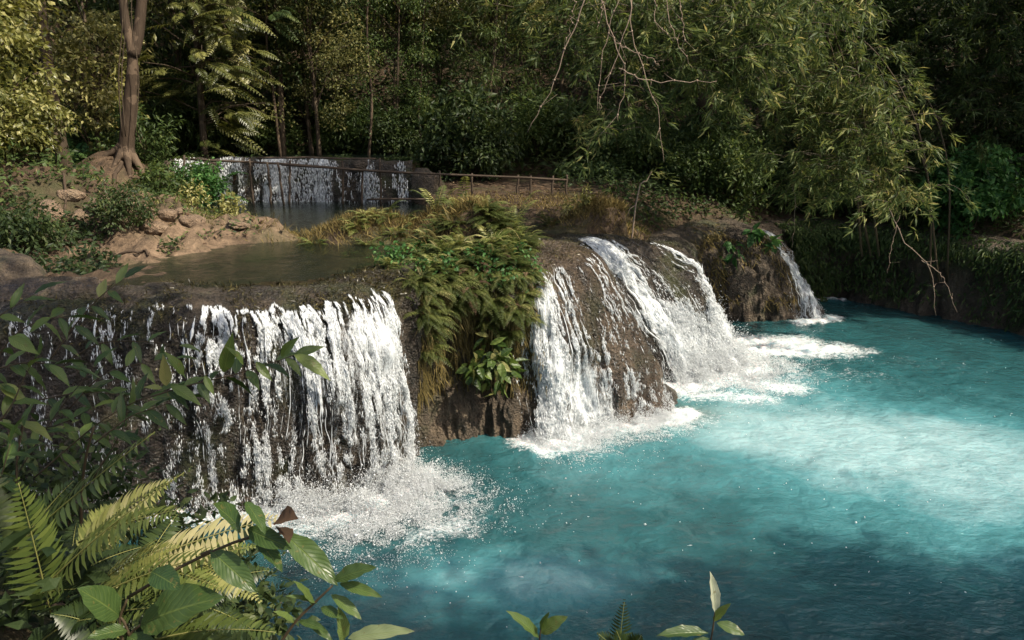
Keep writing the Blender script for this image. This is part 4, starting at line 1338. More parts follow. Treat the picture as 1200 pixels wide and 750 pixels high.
# undergrowth along the forest edge
us = [
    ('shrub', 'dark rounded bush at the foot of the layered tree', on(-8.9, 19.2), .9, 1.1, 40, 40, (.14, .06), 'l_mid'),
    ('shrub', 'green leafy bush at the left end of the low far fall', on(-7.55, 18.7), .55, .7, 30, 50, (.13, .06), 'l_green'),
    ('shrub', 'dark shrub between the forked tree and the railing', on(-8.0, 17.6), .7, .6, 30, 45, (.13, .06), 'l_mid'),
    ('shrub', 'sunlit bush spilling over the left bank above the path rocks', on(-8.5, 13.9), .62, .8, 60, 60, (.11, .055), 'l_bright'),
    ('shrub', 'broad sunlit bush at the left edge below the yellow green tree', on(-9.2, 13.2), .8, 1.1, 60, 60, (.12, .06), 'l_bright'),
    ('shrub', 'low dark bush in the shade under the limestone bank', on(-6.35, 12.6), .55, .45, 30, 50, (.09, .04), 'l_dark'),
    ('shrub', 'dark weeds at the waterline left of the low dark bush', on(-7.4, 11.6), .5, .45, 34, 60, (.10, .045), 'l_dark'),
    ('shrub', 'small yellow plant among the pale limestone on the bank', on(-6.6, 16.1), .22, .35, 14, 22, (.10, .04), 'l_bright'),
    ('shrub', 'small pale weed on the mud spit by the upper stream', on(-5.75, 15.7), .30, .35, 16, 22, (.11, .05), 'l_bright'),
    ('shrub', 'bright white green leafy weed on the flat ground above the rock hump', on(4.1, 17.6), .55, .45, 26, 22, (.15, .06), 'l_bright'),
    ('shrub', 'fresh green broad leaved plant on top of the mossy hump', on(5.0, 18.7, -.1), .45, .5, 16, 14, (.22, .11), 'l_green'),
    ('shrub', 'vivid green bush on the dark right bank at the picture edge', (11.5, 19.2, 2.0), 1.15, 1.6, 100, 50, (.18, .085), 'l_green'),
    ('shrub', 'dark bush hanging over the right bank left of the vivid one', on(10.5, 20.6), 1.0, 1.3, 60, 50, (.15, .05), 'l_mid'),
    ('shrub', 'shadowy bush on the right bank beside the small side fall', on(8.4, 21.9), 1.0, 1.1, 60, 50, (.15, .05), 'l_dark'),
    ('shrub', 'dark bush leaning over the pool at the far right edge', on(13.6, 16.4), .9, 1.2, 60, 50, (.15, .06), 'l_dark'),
]
for u in us:
    make_shrub(u[0], u[1], 'bush', *u[2:])
sb = []
names = ['dark low bush', 'leafy low bush', 'narrow leaved bush']
for k, (lm, lf, tp) in enumerate((('l_dark', (.16, .07), FOLD), ('l_mid', (.15, .07), FOLD), ('l_mid', (.24, .04), RHOMB))):
    sb.append((lm, lf, tp))
first = {}
rr = np.random.default_rng(3)
for i in range(46):
    x = -17 + 34 * (i + .5) / 46 + rr.normal() * .4
    y = (21.2 if x > -2 else 22.6) + abs(rr.normal()) * 1.6 + (abs(x) > 11) * -1.5
    if x > 7: y = max(22.2 - (x - 7) * .35, 17) + abs(rr.normal()) * 1.2
    k = int(rr.integers(0, 3))
    lab = f'{names[k]} on the shaded forest floor {near_word(x, y)}'
    if k not in first:
        first[k] = make_shrub('shrub', lab, 'bush', on(x, y), .95, 1.2, 60, 45, sb[k][1], sb[k][0], sb[k][2], 'bushes of the forest floor', .3)
    else:
        dup(first[k], lab, on(x, y, -.05), rr.uniform(0, 6), (s := rr.uniform(.7, 1.5), s, s * rr.uniform(.7, 1.2)), 'bushes of the forest floor')

# palm like fronds by the trunk
for lab, loc, n, ln in (('palm like fern bush in the gap left of the forked trunk', on(-11.2, 20), 12, 1.5), ('shaded palm like fern right of the forked trunk', on(-7.6, 19.4, .1), 12, 1.3)):
    make_fern(lab, loc, n, ln, 'l_green' if n else '', .9, tone=.6, pairs=26, hang=.45)

# dark growth hanging over the right bank and weeds on the shaded lower left bank
mm = MB()
n = 15000
s, t = RNG.uniform(20.9, 26, n), RNG.uniform(-.2 + 1, 6.0, n) ** 1.0
k = (vnoise(s * 2.6, t * 1.1, 0, 35) * .7 + .3 * RNG.random(n)) > .20 + .07 * t
s, t = s[k], t[k]
p, nn, o = wall(s, t)
mm.leaves(p + o * RNG.uniform(0, .45, (len(s), 1)), unit(o * .6 + np.array([0, 0, -.8]) + RNG.normal(size=(len(s), 3)) * .5), o + (0, 0, .4) + RNG.normal(size=(len(s), 3)) * .3, RNG.uniform(.08, .26, len(s)), RNG.uniform(.02, .06, len(s)), FOLD, RNG.random(len(s)) * .8)
tag(mm.build('undergrowth', M['l_mid'], None, False), 'dark creepers hanging over the earth wall of the right bank', 'undergrowth', kind='stuff')
# ------------------------------------------------------------------ bamboo
def fan(mb, P, D, n, L, W, tone):
    """little hanging hands of narrow leaves at P"""
    m = len(P)
    for k in range(n):
        d = unit(D + RNG.normal(size=(m, 3)) * .48 + np.array([0, 0, -.28]))
        mb.leaves(P + RNG.normal(size=(m, 3)) * .03, d, unit(np.array([0, 0, .7]) + RNG.normal(size=(m, 3)) * .7), L * RNG.uniform(.6, 1.2, m), W * RNG.uniform(.8, 1.2, m), RHOMB,
                  np.clip(tone + RNG.normal(size=m) * .2, 0, 1))

def bamboo(label, culms, zones, lm='l_bamboo', L=.24, W=.034, sticks=()):
    root = thing('bamboo', label, 'bamboo')
    for c in culms:
        mb = MB()
        pts = smooth_poly(c, 26)
        mb.tube(pts, np.linspace(.028, .008, 26), sides=7)
        mb.build('culm', M['stem'], root)
    tw, fo = MB(), MB()
    for (px, py, y, rx, rz, n, tone) in zones:          # hanging sprays round a point
        c = aty(px, py, y)
        P = c + np.stack([RNG.normal(size=n) * rx, RNG.normal(size=n) * .7, RNG.normal(size=n) * rz], 1)
        for i in range(n):
            l = RNG.uniform(.5, 1.1)
            a = RNG.uniform(0, 6.283)
            h = np.array([math.cos(a), math.sin(a) * .6, 0])
            cv = smooth_poly([P[i], P[i] + h * l * .45 + (0, 0, .05), P[i] + h * l * .8 + (0, 0, -.15 * l), P[i] + h * l * 1.0 + (0, 0, -.55 * l)], 9)
            tw.tube(cv, .007, .002, sides=3, cap=False)
            q = cat_rom(cv, RNG.uniform(1.5, 8, 6))
            fan(fo, q, h * .7 + RNG.normal(size=3) * .25 + np.array([0, 0, -.25]), 6, L, W, tone + RNG.normal() * .13)
    fo.build('foliage', M[lm], root, smooth=False)
    o = tw.build('twigs', M['stem'], root)
    o['kind'] = 'stuff'
    for s in sticks:
        mb = MB()
        pts, r = s
        p = smooth_poly(pts, 16)
        p[1:-1] += RNG.normal(size=(14, 3)) * .012
        r *= .58
        mb.tube(p, r, r * .4, sides=6)
        for j in range(3, 15, 3):                       # knots with a stub of side twig
            d = unit(RNG.normal(size=3) + (0, 0, -.6))
            mb.tube([p[j], p[j] + d * .05, p[j] + d * RNG.uniform(.08, .3)], r * .4, r * .15, sides=4)
            mb.tube([p[j] - (0, 0, .012), p[j] + (0, 0, .012)], r * 1.5, r * 1.5, sides=6)
        mb.build('bare_branch', M['twig'], root)
    return root

def S(y, *px, dy=0.0): return [aty(a, b, y + dy * i) for i, (a, b) in enumerate(px)]
bamboo('bamboo arching in from above with bare dangling branches over the falls',
       [S(18.6, (1010, 300), (985, 60), (880, -60), (700, -30), dy=-1.2), S(18.8, (1020, 300), (960, 20), (820, -60), (690, 20), dy=-1.2), S(18.4, (1030, 300), (990, 10), (900, -60), (810, 30), dy=-1.4)],
       [(700, 30, 14.5, .4, .45, 26, .42), (750, 45, 14.5, .4, .5, 34, .45), (805, 30, 14, .5, .5, 52, .5), (845, 50, 14, .45, .45, 46, .45), (760, 0, 14.8, .7, .3, 40, .5), (870, 10, 13.5, .5, .5, 60, .55), (693, 115, 14.2, .14, .30, 8, .5),
        (822, 105, 14.2, .20, .28, 14, .6), (715, 150, 14.2, .12, .10, 4, .5), (745, 140, 14.2, .2, .15, 6, .45), (920, 20, 13.8, .6, .45, 50, .5), (665, -10, 15, .5, .3, 26, .42), (675, 140, 14, .08, .12, 3, .8)],
       sticks=[(S(10, (690, -10), (668, 45), (645, 105), (618, 155)), .016), (S(10.2, (672, -8), (671, 20), (660, 60)), .010), (S(10.5, (728, -10), (715, 30), (704, 80), (700, 130)), .012),
               (S(9.8, (742, -10), (736, 25), (722, 70), (705, 110), (703, 130), dy=.03), .014), (S(10.2, (700, -10), (722, 55), (732, 85), (728, 125), (702, 160), dy=.03), .014),
               (S(9.6, (738, -10), (742, 50), (760, 95), (772, 140), (778, 190)), .012), (S(10, (720, 50), (755, 65), (772, 75)), .010), (S(9.7, (725, 80), (755, 92), (800, 96), (840, 95)), .013),
               (S(9.9, (765, -10), (770, 30), (795, 45)), .010), (S(9.6, (795, -10), (800, 30), (803, 60)), .010), (S(10.3, (778, -10), (790, 40), (812, 80)), .010), (S(10, (708, -8), (700, 35)), .010)])
bamboo('big drooping bamboo hanging low over the right side of the pool',
       [S(18.5, (1090, 330), (1085, 200), (1020, 90), (930, 130), dy=-.3), S(18.2, (1100, 330), (1075, 150), (1000, 40), (900, 60), dy=-.3), S(18.6, (1110, 330), (1110, 190), (1070, 100), (1000, 160), dy=-.3)],
       [(905, 75, 17.4, .55, .45, 50, .5), (955, 70, 17, .6, .6, 66, .5), (985, 115, 16.8, .6, .45, 60, .52), (955, 170, 16.8, .4, .45, 44, .5), (1010, 150, 16.6, .5, .35, 46, .58), (940, 205, 16.8, .24, .35, 24, .5),
        (1035, 190, 16.4, .4, .3, 26, .62), (990, 215, 16.6, .4, .25, 28, .55), (950, 0, 17.6, .8, .4, 60, .5), (1050, 228, 16.2, .3, .16, 16, .75), (1010, 100, 17.2, .5, .3, 30, .55)],
       sticks=[(S(15.6, (1040, 240), (1062, 285), (1090, 315), (1097, 370), dy=-.05), .018), (S(15.5, (1080, 305), (1105, 325), (1122, 366)), .014), (S(15.8, (1055, 250), (1045, 290), (1040, 320)), .010),
               (S(16.4, (930, 200), (932, 250), (928, 290)), .010)])
bamboo('dark bamboo in the deep shade of the upper right forest',
       [S(21, (1180, 250), (1150, 100), (1100, -30)), S(21, (1190, 250), (1190, 80), (1150, -60))],
       [(1080, 60, 20.5, .9, .8, 70, .35), (1150, 90, 20, .9, .9, 80, .35), (1110, 150, 20, .9, .6, 60, .35), (1190, 160, 19.5, .7, .7, 60, .35), (1170, 20, 20, .9, .6, 70, .38)], L=.24, W=.035)

# dead branch standing on the right of the channel
db = thing('dead_branch', 'bare leaning branch with a green tip standing by the dry grass mound', 'branch')
mb = MB()
st_ = S(15.6, (730, 270), (745, 240), (758, 212), (764, 200))
st_[0][2] = gz(st_[0][0], st_[0][1])
mb.tube(smooth_poly(st_, 10), .022, .008, sides=6)
mb.tube(S(15.6, (745, 240), (738, 245), (733, 262)), .012, .004, sides=5)
mb.tube(S(15.6, (752, 224), (762, 229)), .009, .004, sides=5)
mb.build('stick', M['twig'], db)
mb = MB()
fan(mb, np.array(S(15.6, (762, 203), (775, 205), (785, 210), (770, 200))), np.array([.8, 0, .1]), 9, .22, .03, .7)
mb.build('foliage', M['l_bamboo'], db, smooth=False)

# ------------------------------------------------------------------ ferns and grass on the humps
def place_on(s, t):
    p, n, o = wall(np.array([s]), np.array([t]))
    return p[0] + o[0] * .03, math.atan2(o[0, 1], o[0, 0])
FG = 'ferns covering the hump between the left and middle falls'
fp = [make_fern('bushy green fern in the thick clump covering the hump between the falls', on(-.5, 12.6), 26, .50, 'l_fern', .55, FG, tone=.42),
      make_fern('pale yellow green fern in the thick clump covering the hump between the falls', on(-.9, 12.9), 20, .42, 'l_frond', .7, FG, tone=.40)]
for i in range(80):
    a, r = RNG.uniform(0, 6.28), RNG.uniform(.1, 1) ** .6
    x, y = -.66 + math.cos(a) * r * .9, 12.7 + math.sin(a) * r * 1.15
    q = on(x, y, -.02)
    if q[2] < 2.75:
        if y > 13.2: continue
        q = (x, y, 2.72 + RNG.random() * .25)
    dup(fp[i % 2], fp[i % 2]['label'], q, RNG.uniform(0, 6), RNG.uniform(.65, 1.2), FG)
for i in range(26):
    q, az = place_on(RNG.uniform(5.9, 8.7), RNG.uniform(.9, 2.3))
    dup(fp[i % 2], fp[i % 2]['label'], q + (0, 0, .05), RNG.uniform(0, 6), RNG.uniform(.6, 1.0), FG)
HG = 'ferns hanging down the front of the hump'
hp = make_fern('fern hanging down the dark front of the hump between the falls', (0, 0, 0), 14, .46, 'l_fern', .62, HG, spread=4.6, face=0, tone=.5, hang=.85)
dead = make_fern('withered brown fern among the green ones on the hump between the falls', on(-.3, 12.2), 10, .42, 'dry', .4, 'withered ferns on the hump', spread=5, tone=.7, hang=.8)
hung = 0
for i in range(80):
    s, t = RNG.uniform(5.8, 8.7), 1.7 + 2.1 * RNG.random() ** 1.2
    if s > 8.2 and t > 3.4: continue
    p, n, o = wall(np.array([s]), np.array([t]))
    p, az = p[0] + o[0] * .03, math.atan2(o[0, 1], o[0, 0])
    if hung == 0:
        hp.location = [float(c) for c in p]; hp.rotation_euler = (0, 0, az)
    else:
        dup(hp, hp['label'], p, az + RNG.normal() * .3, RNG.uniform(.45, 1.3), HG)
    hung += 1
    if i % 9 == 4: dup(dead, dead['label'], p + (0, 0, .05), az + RNG.normal() * .4, RNG.uniform(.7, 1.2), 'withered ferns on the hump')
herb = make_shrub('herb', 'small fresh green herb growing between the ferns of the hump', 'plant', (0, 0, 0), .16, .2, 10, 12, (.07, .035), 'l_green', group='green herbs between the ferns', cluster=.09, stems=3)
for i in range(16):
    q, az = place_on(RNG.uniform(6.0, 8.8), RNG.uniform(.6, 3.2))
    if i == 0: herb.location = [float(c) for c in q]
    else: dup(herb, herb['label'], q, RNG.uniform(0, 6), RNG.uniform(.7, 1.4), 'green herbs between the ferns')
# hanging dry moss below them
mm = MB()
n = 6500
s, t = RNG.uniform(5.8, 8.9, n), RNG.uniform(1.4, 4.6, n)
p, nn, o = wall(s, t)
mm.leaves(p, unit(o * .25 + np.array([0, 0, -1.0]) + RNG.normal(size=(n, 3)) * .25), o, RNG.uniform(.08, .34, n), RNG.uniform(.008, .02, n), RHOMB, RNG.random(n))
tag(mm.build('moss', M['moss'], None, False), 'brown hanging moss and roots on the front of the fern hump', 'moss', kind='stuff')

IG = 'ferns on the low island left of the hump'
ip = make_fern('sunlit yellow fern on the low island in the upper stream', on(-2.6, 13.6), 18, .42, 'l_frond', .6, IG, tone=.35)
for i in range(20):
    x, y = -2.45 + RNG.normal() * .75, 13.5 + RNG.normal() * .35
    dup(ip, ip['label'], on(x, y, -.02), RNG.uniform(0, 6), RNG.uniform(.6, 1.1), IG)
IG2 = 'dark ferns on the shaded rear of the island'
ip2 = make_fern('dark fern at the shaded back of the island before the low fall', on(-1.6, 15.2), 18, .5, 'l_fern', .7, IG2, tone=.2)
for i in range(10):
    x, y = -1.4 + RNG.normal() * .8, 14.7 + RNG.normal() * .6
    dup(ip2, ip2['label'], on(x, y, -.02), RNG.uniform(0, 6), RNG.uniform(.6, 1.2), IG2)
for lab, (px, py), y in (('upright fern standing on the hump left of its top', (512, 245), 13.9), ('second upright pale fern near the top of the hump', (540, 245), 13.8), ('arching pale fern on the right shoulder of the hump', (598, 262), 13.0)):
    q = aty(px, py + 16, y)
    q[2] = max(gz(q[0], q[1]), 2.7) - .02
    make_fern(lab, q, 7, .6, 'l_frond', 1.15, tone=.45, hang=.3)
MG = on(1.9, 16.3)
make_grass('grass', 'dry tan grass topping the mound above the foaming cascade', MG, .48, .36, 2600, .20, 'moss', 'stuff')
make_grass('grass', 'dry yellow grass on the low island in the upper stream', on(-2.45, 13.7), .75, .40, 3200, .20, 'moss', 'stuff')
make_grass('grass', 'tangled dry grass between the ferns on top of the hump', on(-.65, 12.6), .5, .6, 2600, .26, 'moss', 'stuff')
make_grass('grass', 'short weeds along the sunlit edge of the left bank', on(-6.6, 14.8), 1.2, .7, 1800, .12, 'l_bright', 'stuff')
make_grass('grass', 'short olive grass on the flat shaded ground before the railing', on(1.5, 17.9), 2.6, .7, 5000, .10, 'moss', 'stuff')
make_grass('grass', 'low green weeds covering the ground beside the channel head', on(3.9, 17.4), .7, .6, 2200, .14, 'l_fern', 'stuff')
for lab, (px, py), sc in (('leafy weed on the left shoulder of the dry grass mound', (668, 258), .5), ('small pale flowering stalk on the dry grass mound', (686, 232), .28)):
    q = aty(px, py, 16.3); q[2] = gz(q[0], q[1])
    make_shrub('weed', lab, 'weed', q, .2 * sc / .4, .3, 12, 16, (.11, .04), 'l_bright', cluster=.1)
# moss and weeds on the right hump
mm = MB()
n = 3800
s, t = RNG.uniform(16.2, 19.8, n), RNG.uniform(.8, 5.2, n)
k = vnoise(s * 2.2, t * 1.4, 0, 33) > .5
s, t = s[k], t[k]
p, nn, o = wall(s, t)
mm.leaves(p, unit(o * .6 + np.array([0, 0, -.7]) + RNG.normal(size=(len(s), 3)) * .4), o + (0, 0, .3), RNG.uniform(.08, .26, len(s)), RNG.uniform(.012, .035, len(s)), RHOMB, RNG.random(len(s)))
tag(mm.build('moss', M['moss'], None, False), 'ragged brown moss on the rock hump in front of the small side fall', 'moss', kind='stuff')
make_shrub('taro_plant', 'broad green leaves growing on the right shoulder of the mossy hump', 'plant', aty(890, 300, 19.2), .35, .5, 8, 7, (.34, .19), 'l_green', tmpl=LONG, cluster=.15, droop=.7)
make_shrub('taro_plant', 'broad green leaves on the left shoulder of the mossy hump', 'plant', aty(848, 312, 18.9), .40, .45, 8, 7, (.34, .16), 'l_green', tmpl=LONG, cluster=.15, droop=.9)
make_shrub('shrub', 'dark glossy broad leaved plant at the foot of the fern hump', 'bush', aty(575, 458, 11.15), .30, .55, 16, 9, (.24, .12), 'l_shrub', tmpl=LONG, cluster=.14, droop=.6)
# fallen leaves on the banks
fl = MB()
n = 2600
x, y = RNG.uniform(-11, 5, n), RNG.uniform(11, 21, n)
k = (gz(x, y) > ZW + .05)
x, y = x[k], y[k]
a = RNG.uniform(0, 6.283, len(x))
fl.leaves(np.stack([x, y, gz(x, y) + .02], 1), np.stack([np.cos(a), np.sin(a), RNG.normal(size=len(x)) * .2], 1), np.array([0, 0, 1]) + RNG.normal(size=(len(x), 3)) * .25, .14, .06, FOLD, RNG.random(len(x)))
tag(fl.build('fallen_leaves', M['dry'], None, False), 'dry brown fallen leaves scattered over the banks', 'leaves', kind='stuff')

def cover(name, label, n, xr, yr, L, W, lm, hmax, keep):
    mb = MB()
    x, y = RNG.uniform(*xr, n), RNG.uniform(*yr, n)
    k = keep(x, y)
    x, y = x[k], y[k]
    z = gz(x, y) + RNG.random(len(x)) ** 1.5 * hmax * (.3 + 1.2 * vnoise(x * .8, y * .8, 0, 12))
    d = unit(RNG.normal(size=(len(x), 3)) * np.array([1, 1, .5]) + np.array([0, -.3, -.1]))
    mb.leaves(np.stack([x, y, z], 1), d, unit(np.array([0, -.3, .8]) + RNG.normal(size=(len(x), 3)) * .5), L * RNG.uniform(.6, 1.3, len(x)), W * RNG.uniform(.7, 1.2, len(x)), FOLD,
              np.clip(vnoise(x * .9, y * .9, 0, 14) * .7 + RNG.normal(size=len(x)) * .2 + .1, 0, 1))
    tag(mb.build(name, M[lm], None, False), label, 'undergrowth', kind='stuff')
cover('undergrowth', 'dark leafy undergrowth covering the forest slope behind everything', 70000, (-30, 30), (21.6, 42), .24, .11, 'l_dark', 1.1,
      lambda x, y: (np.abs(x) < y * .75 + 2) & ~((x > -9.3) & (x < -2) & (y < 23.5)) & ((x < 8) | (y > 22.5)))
cover('undergrowth', 'leafy weeds over the shaded ground right of the railing and along the right bank', 34000, (.5, 17), (14, 24), .15, .065, 'l_mid', .5,
      lambda x, y: (gz(x, y) > 1.5) & ((y > 18.4 + .5 * vnoise(x, y)) | (x > 9)) & (x > 1.2 + (y < 20) * 1.0))
cover('undergrowth', 'low dark weeds rooted among the rocks of the left bank', 5000, (-9, -4.2), (12.6, 17), .09, .04, 'l_mid', .16, lambda x, y: (bank_x(y) - x > .5) & (vnoise(x * 1.7, y * 1.7, 0, 47) > .62))
cover('undergrowth', 'low plants along the crest of the far low waterfall', 5000, (-9.2, -1.8), (19.75, 20.6), .12, .05, 'l_mid', .22, lambda x, y: vnoise(x * 1.4, y, 0, 49) > .35)
cover('undergrowth', 'weeds round the foot of the forked tree and up the left bank', 16000, (-14, -7), (12.5, 23), .13, .06, 'l_mid', .5,
      lambda x, y: (bank_x(y) - x > 2.6 + 1.2 * vnoise(x * .9, y * .9, 0, 44)) & (vnoise(x * .7, y * .7, 0, 45) > .30))
cover('undergrowth', 'dark leafy undergrowth on the near bank below the ferns', 9000, (-6.5, -1.2), (2.4, 6.2), .12, .05, 'l_dark', .45,
      lambda x, y: (gz(x, y) > .3) & (x < -.9 - .12 * y))
cover('undergrowth', 'dark weeds on the shaded lower bank left of the upper stream', 9000, (-9.5, -4.6), (9.3, 12.9), .11, .05, 'l_dark', .3,
      lambda x, y: (bank_x(y) - x > .35) & (vnoise(x * 1.3, y * 1.3, 0, 46) > .42) & (y < 12.7 - .25 * (x + 7)))

for lab, x, y, r_ in (('dark bush low on the near bank behind the green fern frond', -3.3, 4.7, .75), ('dark bush on the near bank behind the pale fern fronds', -2.5, 4.6, .7), ('dark bush at the near bank edge below the left fall foam', -1.95, 4.3, .55)):
    make_shrub('shrub', lab, 'bush', on(x, y, -.2), r_, .85, 46, 44, (.09, .04), 'l_dark', tmpl=LANCE, cluster=.22)
# ------------------------------------------------------------------ plants on the near bank
EYE = np.array([0, 0, CAM_H])
def put_leaf(mb, a, b, ya, yb, w, rnd=.5, roll=0.0, tmpl=BROAD):
    """one leaf from pixel a (stalk) to pixel b (tip) at those distances; w = width / length"""
    p, q = aty(*a, ya), aty(*b, yb)
    d = unit(q - p)
    n = unit(unit(EYE - p) * .75 + np.array([.1, 0, .75]))
    n = unit(n + np.cross(d, n) * roll)
    L = np.linalg.norm(q - p)
    mb.leaves([p], d, n, L, L * w * (.86 if tmpl is BROAD else 1), tmpl, rnd)

def twig_leaves(st, fo, pts, n, L, W, r=.006, tone=.5, tmpl=LONG, start=.15, updir=(0, -.25, .9)):
    cv = smooth_poly(pts, 20)
    st.tube(cv, r, r * .35, sides=6)
    k = np.linspace(start, 1, n)
    P = cat_rom(cv, k * 19)
    T = unit(np.gradient(cv, axis=0))[np.minimum((k * 19).astype(int), 19)]
    sg = np.where(np.arange(n) % 2 == 0, 1, -1)
    S_ = unit(np.cross(T, np.array([0, -.6, .8])))
    d = unit(T * RNG.uniform(.3, 1.0, (n, 1)) + S_ * (sg * RNG.uniform(.5, 1.1, n))[:, None] + RNG.normal(size=(n, 3)) * .25 + np.array([0, 0, -.25]))
    d[-1] = T[-1]
    fo.leaves(P, d, unit(np.array(updir) + RNG.normal(size=(n, 3)) * .35), L * RNG.uniform(.7, 1.15, n), W * RNG.uniform(.8, 1.1, n), tmpl, np.clip(tone + RNG.normal(size=n) * .18, 0, 1))

# leafy shrub at the left
sh = thing('shrub', 'tall leafy shrub with long pointed leaves in front of the shaded left fall', 'bush')
st, fo = MB(), MB()
Y = 3.6
tw = [
    ([(-30, 640), (30, 540), (70, 480), (110, 430)], 3.6, 11), ([(60, 420), (85, 385), (115, 350), (146, 326)], 3.9, 9), ([(-30, 470), (10, 400), (50, 375), (80, 372)], 3.5, 8),
    ([(40, 560), (110, 500), (160, 470), (200, 455)], 3.5, 9), ([(160, 470), (220, 452), (270, 440), (310, 428), (345, 416)], 3.4, 12), ([(-30, 530), (10, 480), (25, 450), (40, 420)], 3.3, 8),
    ([(80, 480), (120, 440), (170, 425), (205, 420)], 3.8, 8), ([(-30, 400), (0, 370), (40, 345)], 4.0, 6), ([(20, 600), (20, 540), (28, 500)], 3.2, 7), ([(110, 520), (150, 490), (175, 480), (205, 470)], 3.4, 8),
    ([(60, 440), (110, 405), (160, 400), (210, 405)], 4.0, 8), ([(-30, 440), (30, 425), (75, 430)], 3.4, 7), ([(110, 560), (140, 510), (150, 480)], 3.6, 6), ([(-20, 590), (0, 560), (12, 520)], 3.0, 6),
    ([(40, 470), (95, 460), (140, 462)], 3.9, 7), ([(0, 500), (60, 500), (110, 478)], 3.7, 8),
]
for px, y, n in tw:
    twig_leaves(st, fo, [aty(a, b, y + .04 * i) for i, (a, b) in enumerate(px)], n, .155, .046, .0045, .34)
for a, b, c in (((10, 395), (42, 412), .7), ((0, 450), (32, 470), .8), ((22, 495), (62, 508), .8), ((58, 428), (82, 448), .5), ((60, 372), (30, 388), .6), ((345, 416), (388, 440), .75), ((330, 418), (345, 396), .6), ((300, 424), (318, 445), .6), ((285, 428), (270, 404), .5),
               ((240, 440), (250, 462), .6), ((215, 440), (198, 412), .6), ((262, 436), (272, 396), .55), ((200, 452), (235, 470), .6), ((195, 452), (192, 420), .95), ((190, 455), (170, 452), .8)):
    put_leaf(fo, a, b, 3.4, 3.35, .34, c, RNG.normal() * .3, LONG)
for px in ([(20, 700), (5, 600), (-10, 500), (-30, 420)], [(60, 700), (25, 620), (20, 540), (30, 480)], [(100, 690), (95, 600), (100, 540), (110, 500)]):
    st.tube(smooth_poly([aty(a, b, 3.5) for a, b in px], 12), .010, .005, sides=6)
st.build('stem', M['stem'], sh)
fo.build('foliage', M['l_shrub'], sh)

# near ferns: every frond is a part
def near_fern(label, fr, y):
    root = thing('fern', label, 'fern')
    for (a, b, dy, lift, pl, rnd, nr) in fr:
        mb = MB()
        p, q = aty(*a, y), aty(*b, y + dy)
        n = unit(np.array([nr[0], nr[1], nr[2]]) + unit(EYE - p) * .6)
        frond(mb, p, q, np.array([0, 0, lift]), 26, pl * 1.35, n, .19, rnd, LANCE, .004, start=.06, ang=.34, curl=.10)
        mb.build('frond', M['l_frond'], root)
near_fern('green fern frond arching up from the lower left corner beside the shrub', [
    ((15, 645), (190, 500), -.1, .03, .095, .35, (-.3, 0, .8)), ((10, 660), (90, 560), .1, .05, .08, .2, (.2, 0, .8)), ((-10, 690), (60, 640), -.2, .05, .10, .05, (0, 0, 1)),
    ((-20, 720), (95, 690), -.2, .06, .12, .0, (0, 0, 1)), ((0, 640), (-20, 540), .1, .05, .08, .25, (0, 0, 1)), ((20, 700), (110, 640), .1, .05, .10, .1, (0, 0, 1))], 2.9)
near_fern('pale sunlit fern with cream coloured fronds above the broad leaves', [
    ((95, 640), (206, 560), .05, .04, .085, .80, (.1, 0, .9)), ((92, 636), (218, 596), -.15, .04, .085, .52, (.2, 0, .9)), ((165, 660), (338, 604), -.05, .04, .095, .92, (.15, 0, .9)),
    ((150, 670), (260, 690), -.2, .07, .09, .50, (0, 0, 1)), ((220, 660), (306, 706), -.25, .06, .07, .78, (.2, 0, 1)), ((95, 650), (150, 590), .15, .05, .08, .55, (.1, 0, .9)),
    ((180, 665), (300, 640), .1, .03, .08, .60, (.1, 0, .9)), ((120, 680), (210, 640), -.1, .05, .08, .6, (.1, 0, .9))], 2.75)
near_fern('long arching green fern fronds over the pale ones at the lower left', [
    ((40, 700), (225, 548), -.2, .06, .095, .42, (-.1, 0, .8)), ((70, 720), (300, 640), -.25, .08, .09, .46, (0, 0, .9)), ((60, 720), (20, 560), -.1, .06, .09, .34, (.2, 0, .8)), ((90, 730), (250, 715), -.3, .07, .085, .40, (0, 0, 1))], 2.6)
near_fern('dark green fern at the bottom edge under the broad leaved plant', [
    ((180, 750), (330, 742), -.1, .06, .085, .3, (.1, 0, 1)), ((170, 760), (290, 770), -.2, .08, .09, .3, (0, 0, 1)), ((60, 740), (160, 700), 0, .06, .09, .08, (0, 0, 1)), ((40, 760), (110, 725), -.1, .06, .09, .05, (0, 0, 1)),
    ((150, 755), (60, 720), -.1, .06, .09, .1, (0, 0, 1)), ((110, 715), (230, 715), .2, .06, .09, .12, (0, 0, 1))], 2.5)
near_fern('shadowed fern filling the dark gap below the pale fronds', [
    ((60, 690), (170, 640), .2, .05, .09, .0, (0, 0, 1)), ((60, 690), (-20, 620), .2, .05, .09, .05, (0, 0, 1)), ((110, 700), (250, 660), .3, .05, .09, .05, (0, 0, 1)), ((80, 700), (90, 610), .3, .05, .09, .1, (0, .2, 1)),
    ((200, 700), (320, 668), .2, .05, .09, .15, (0, 0, 1)), ((210, 705), (300, 740), .1, .06, .08, .1, (0, 0, 1)), ((150, 700), (210, 600), .4, .05, .09, .1, (0, 0, 1))], 2.9)

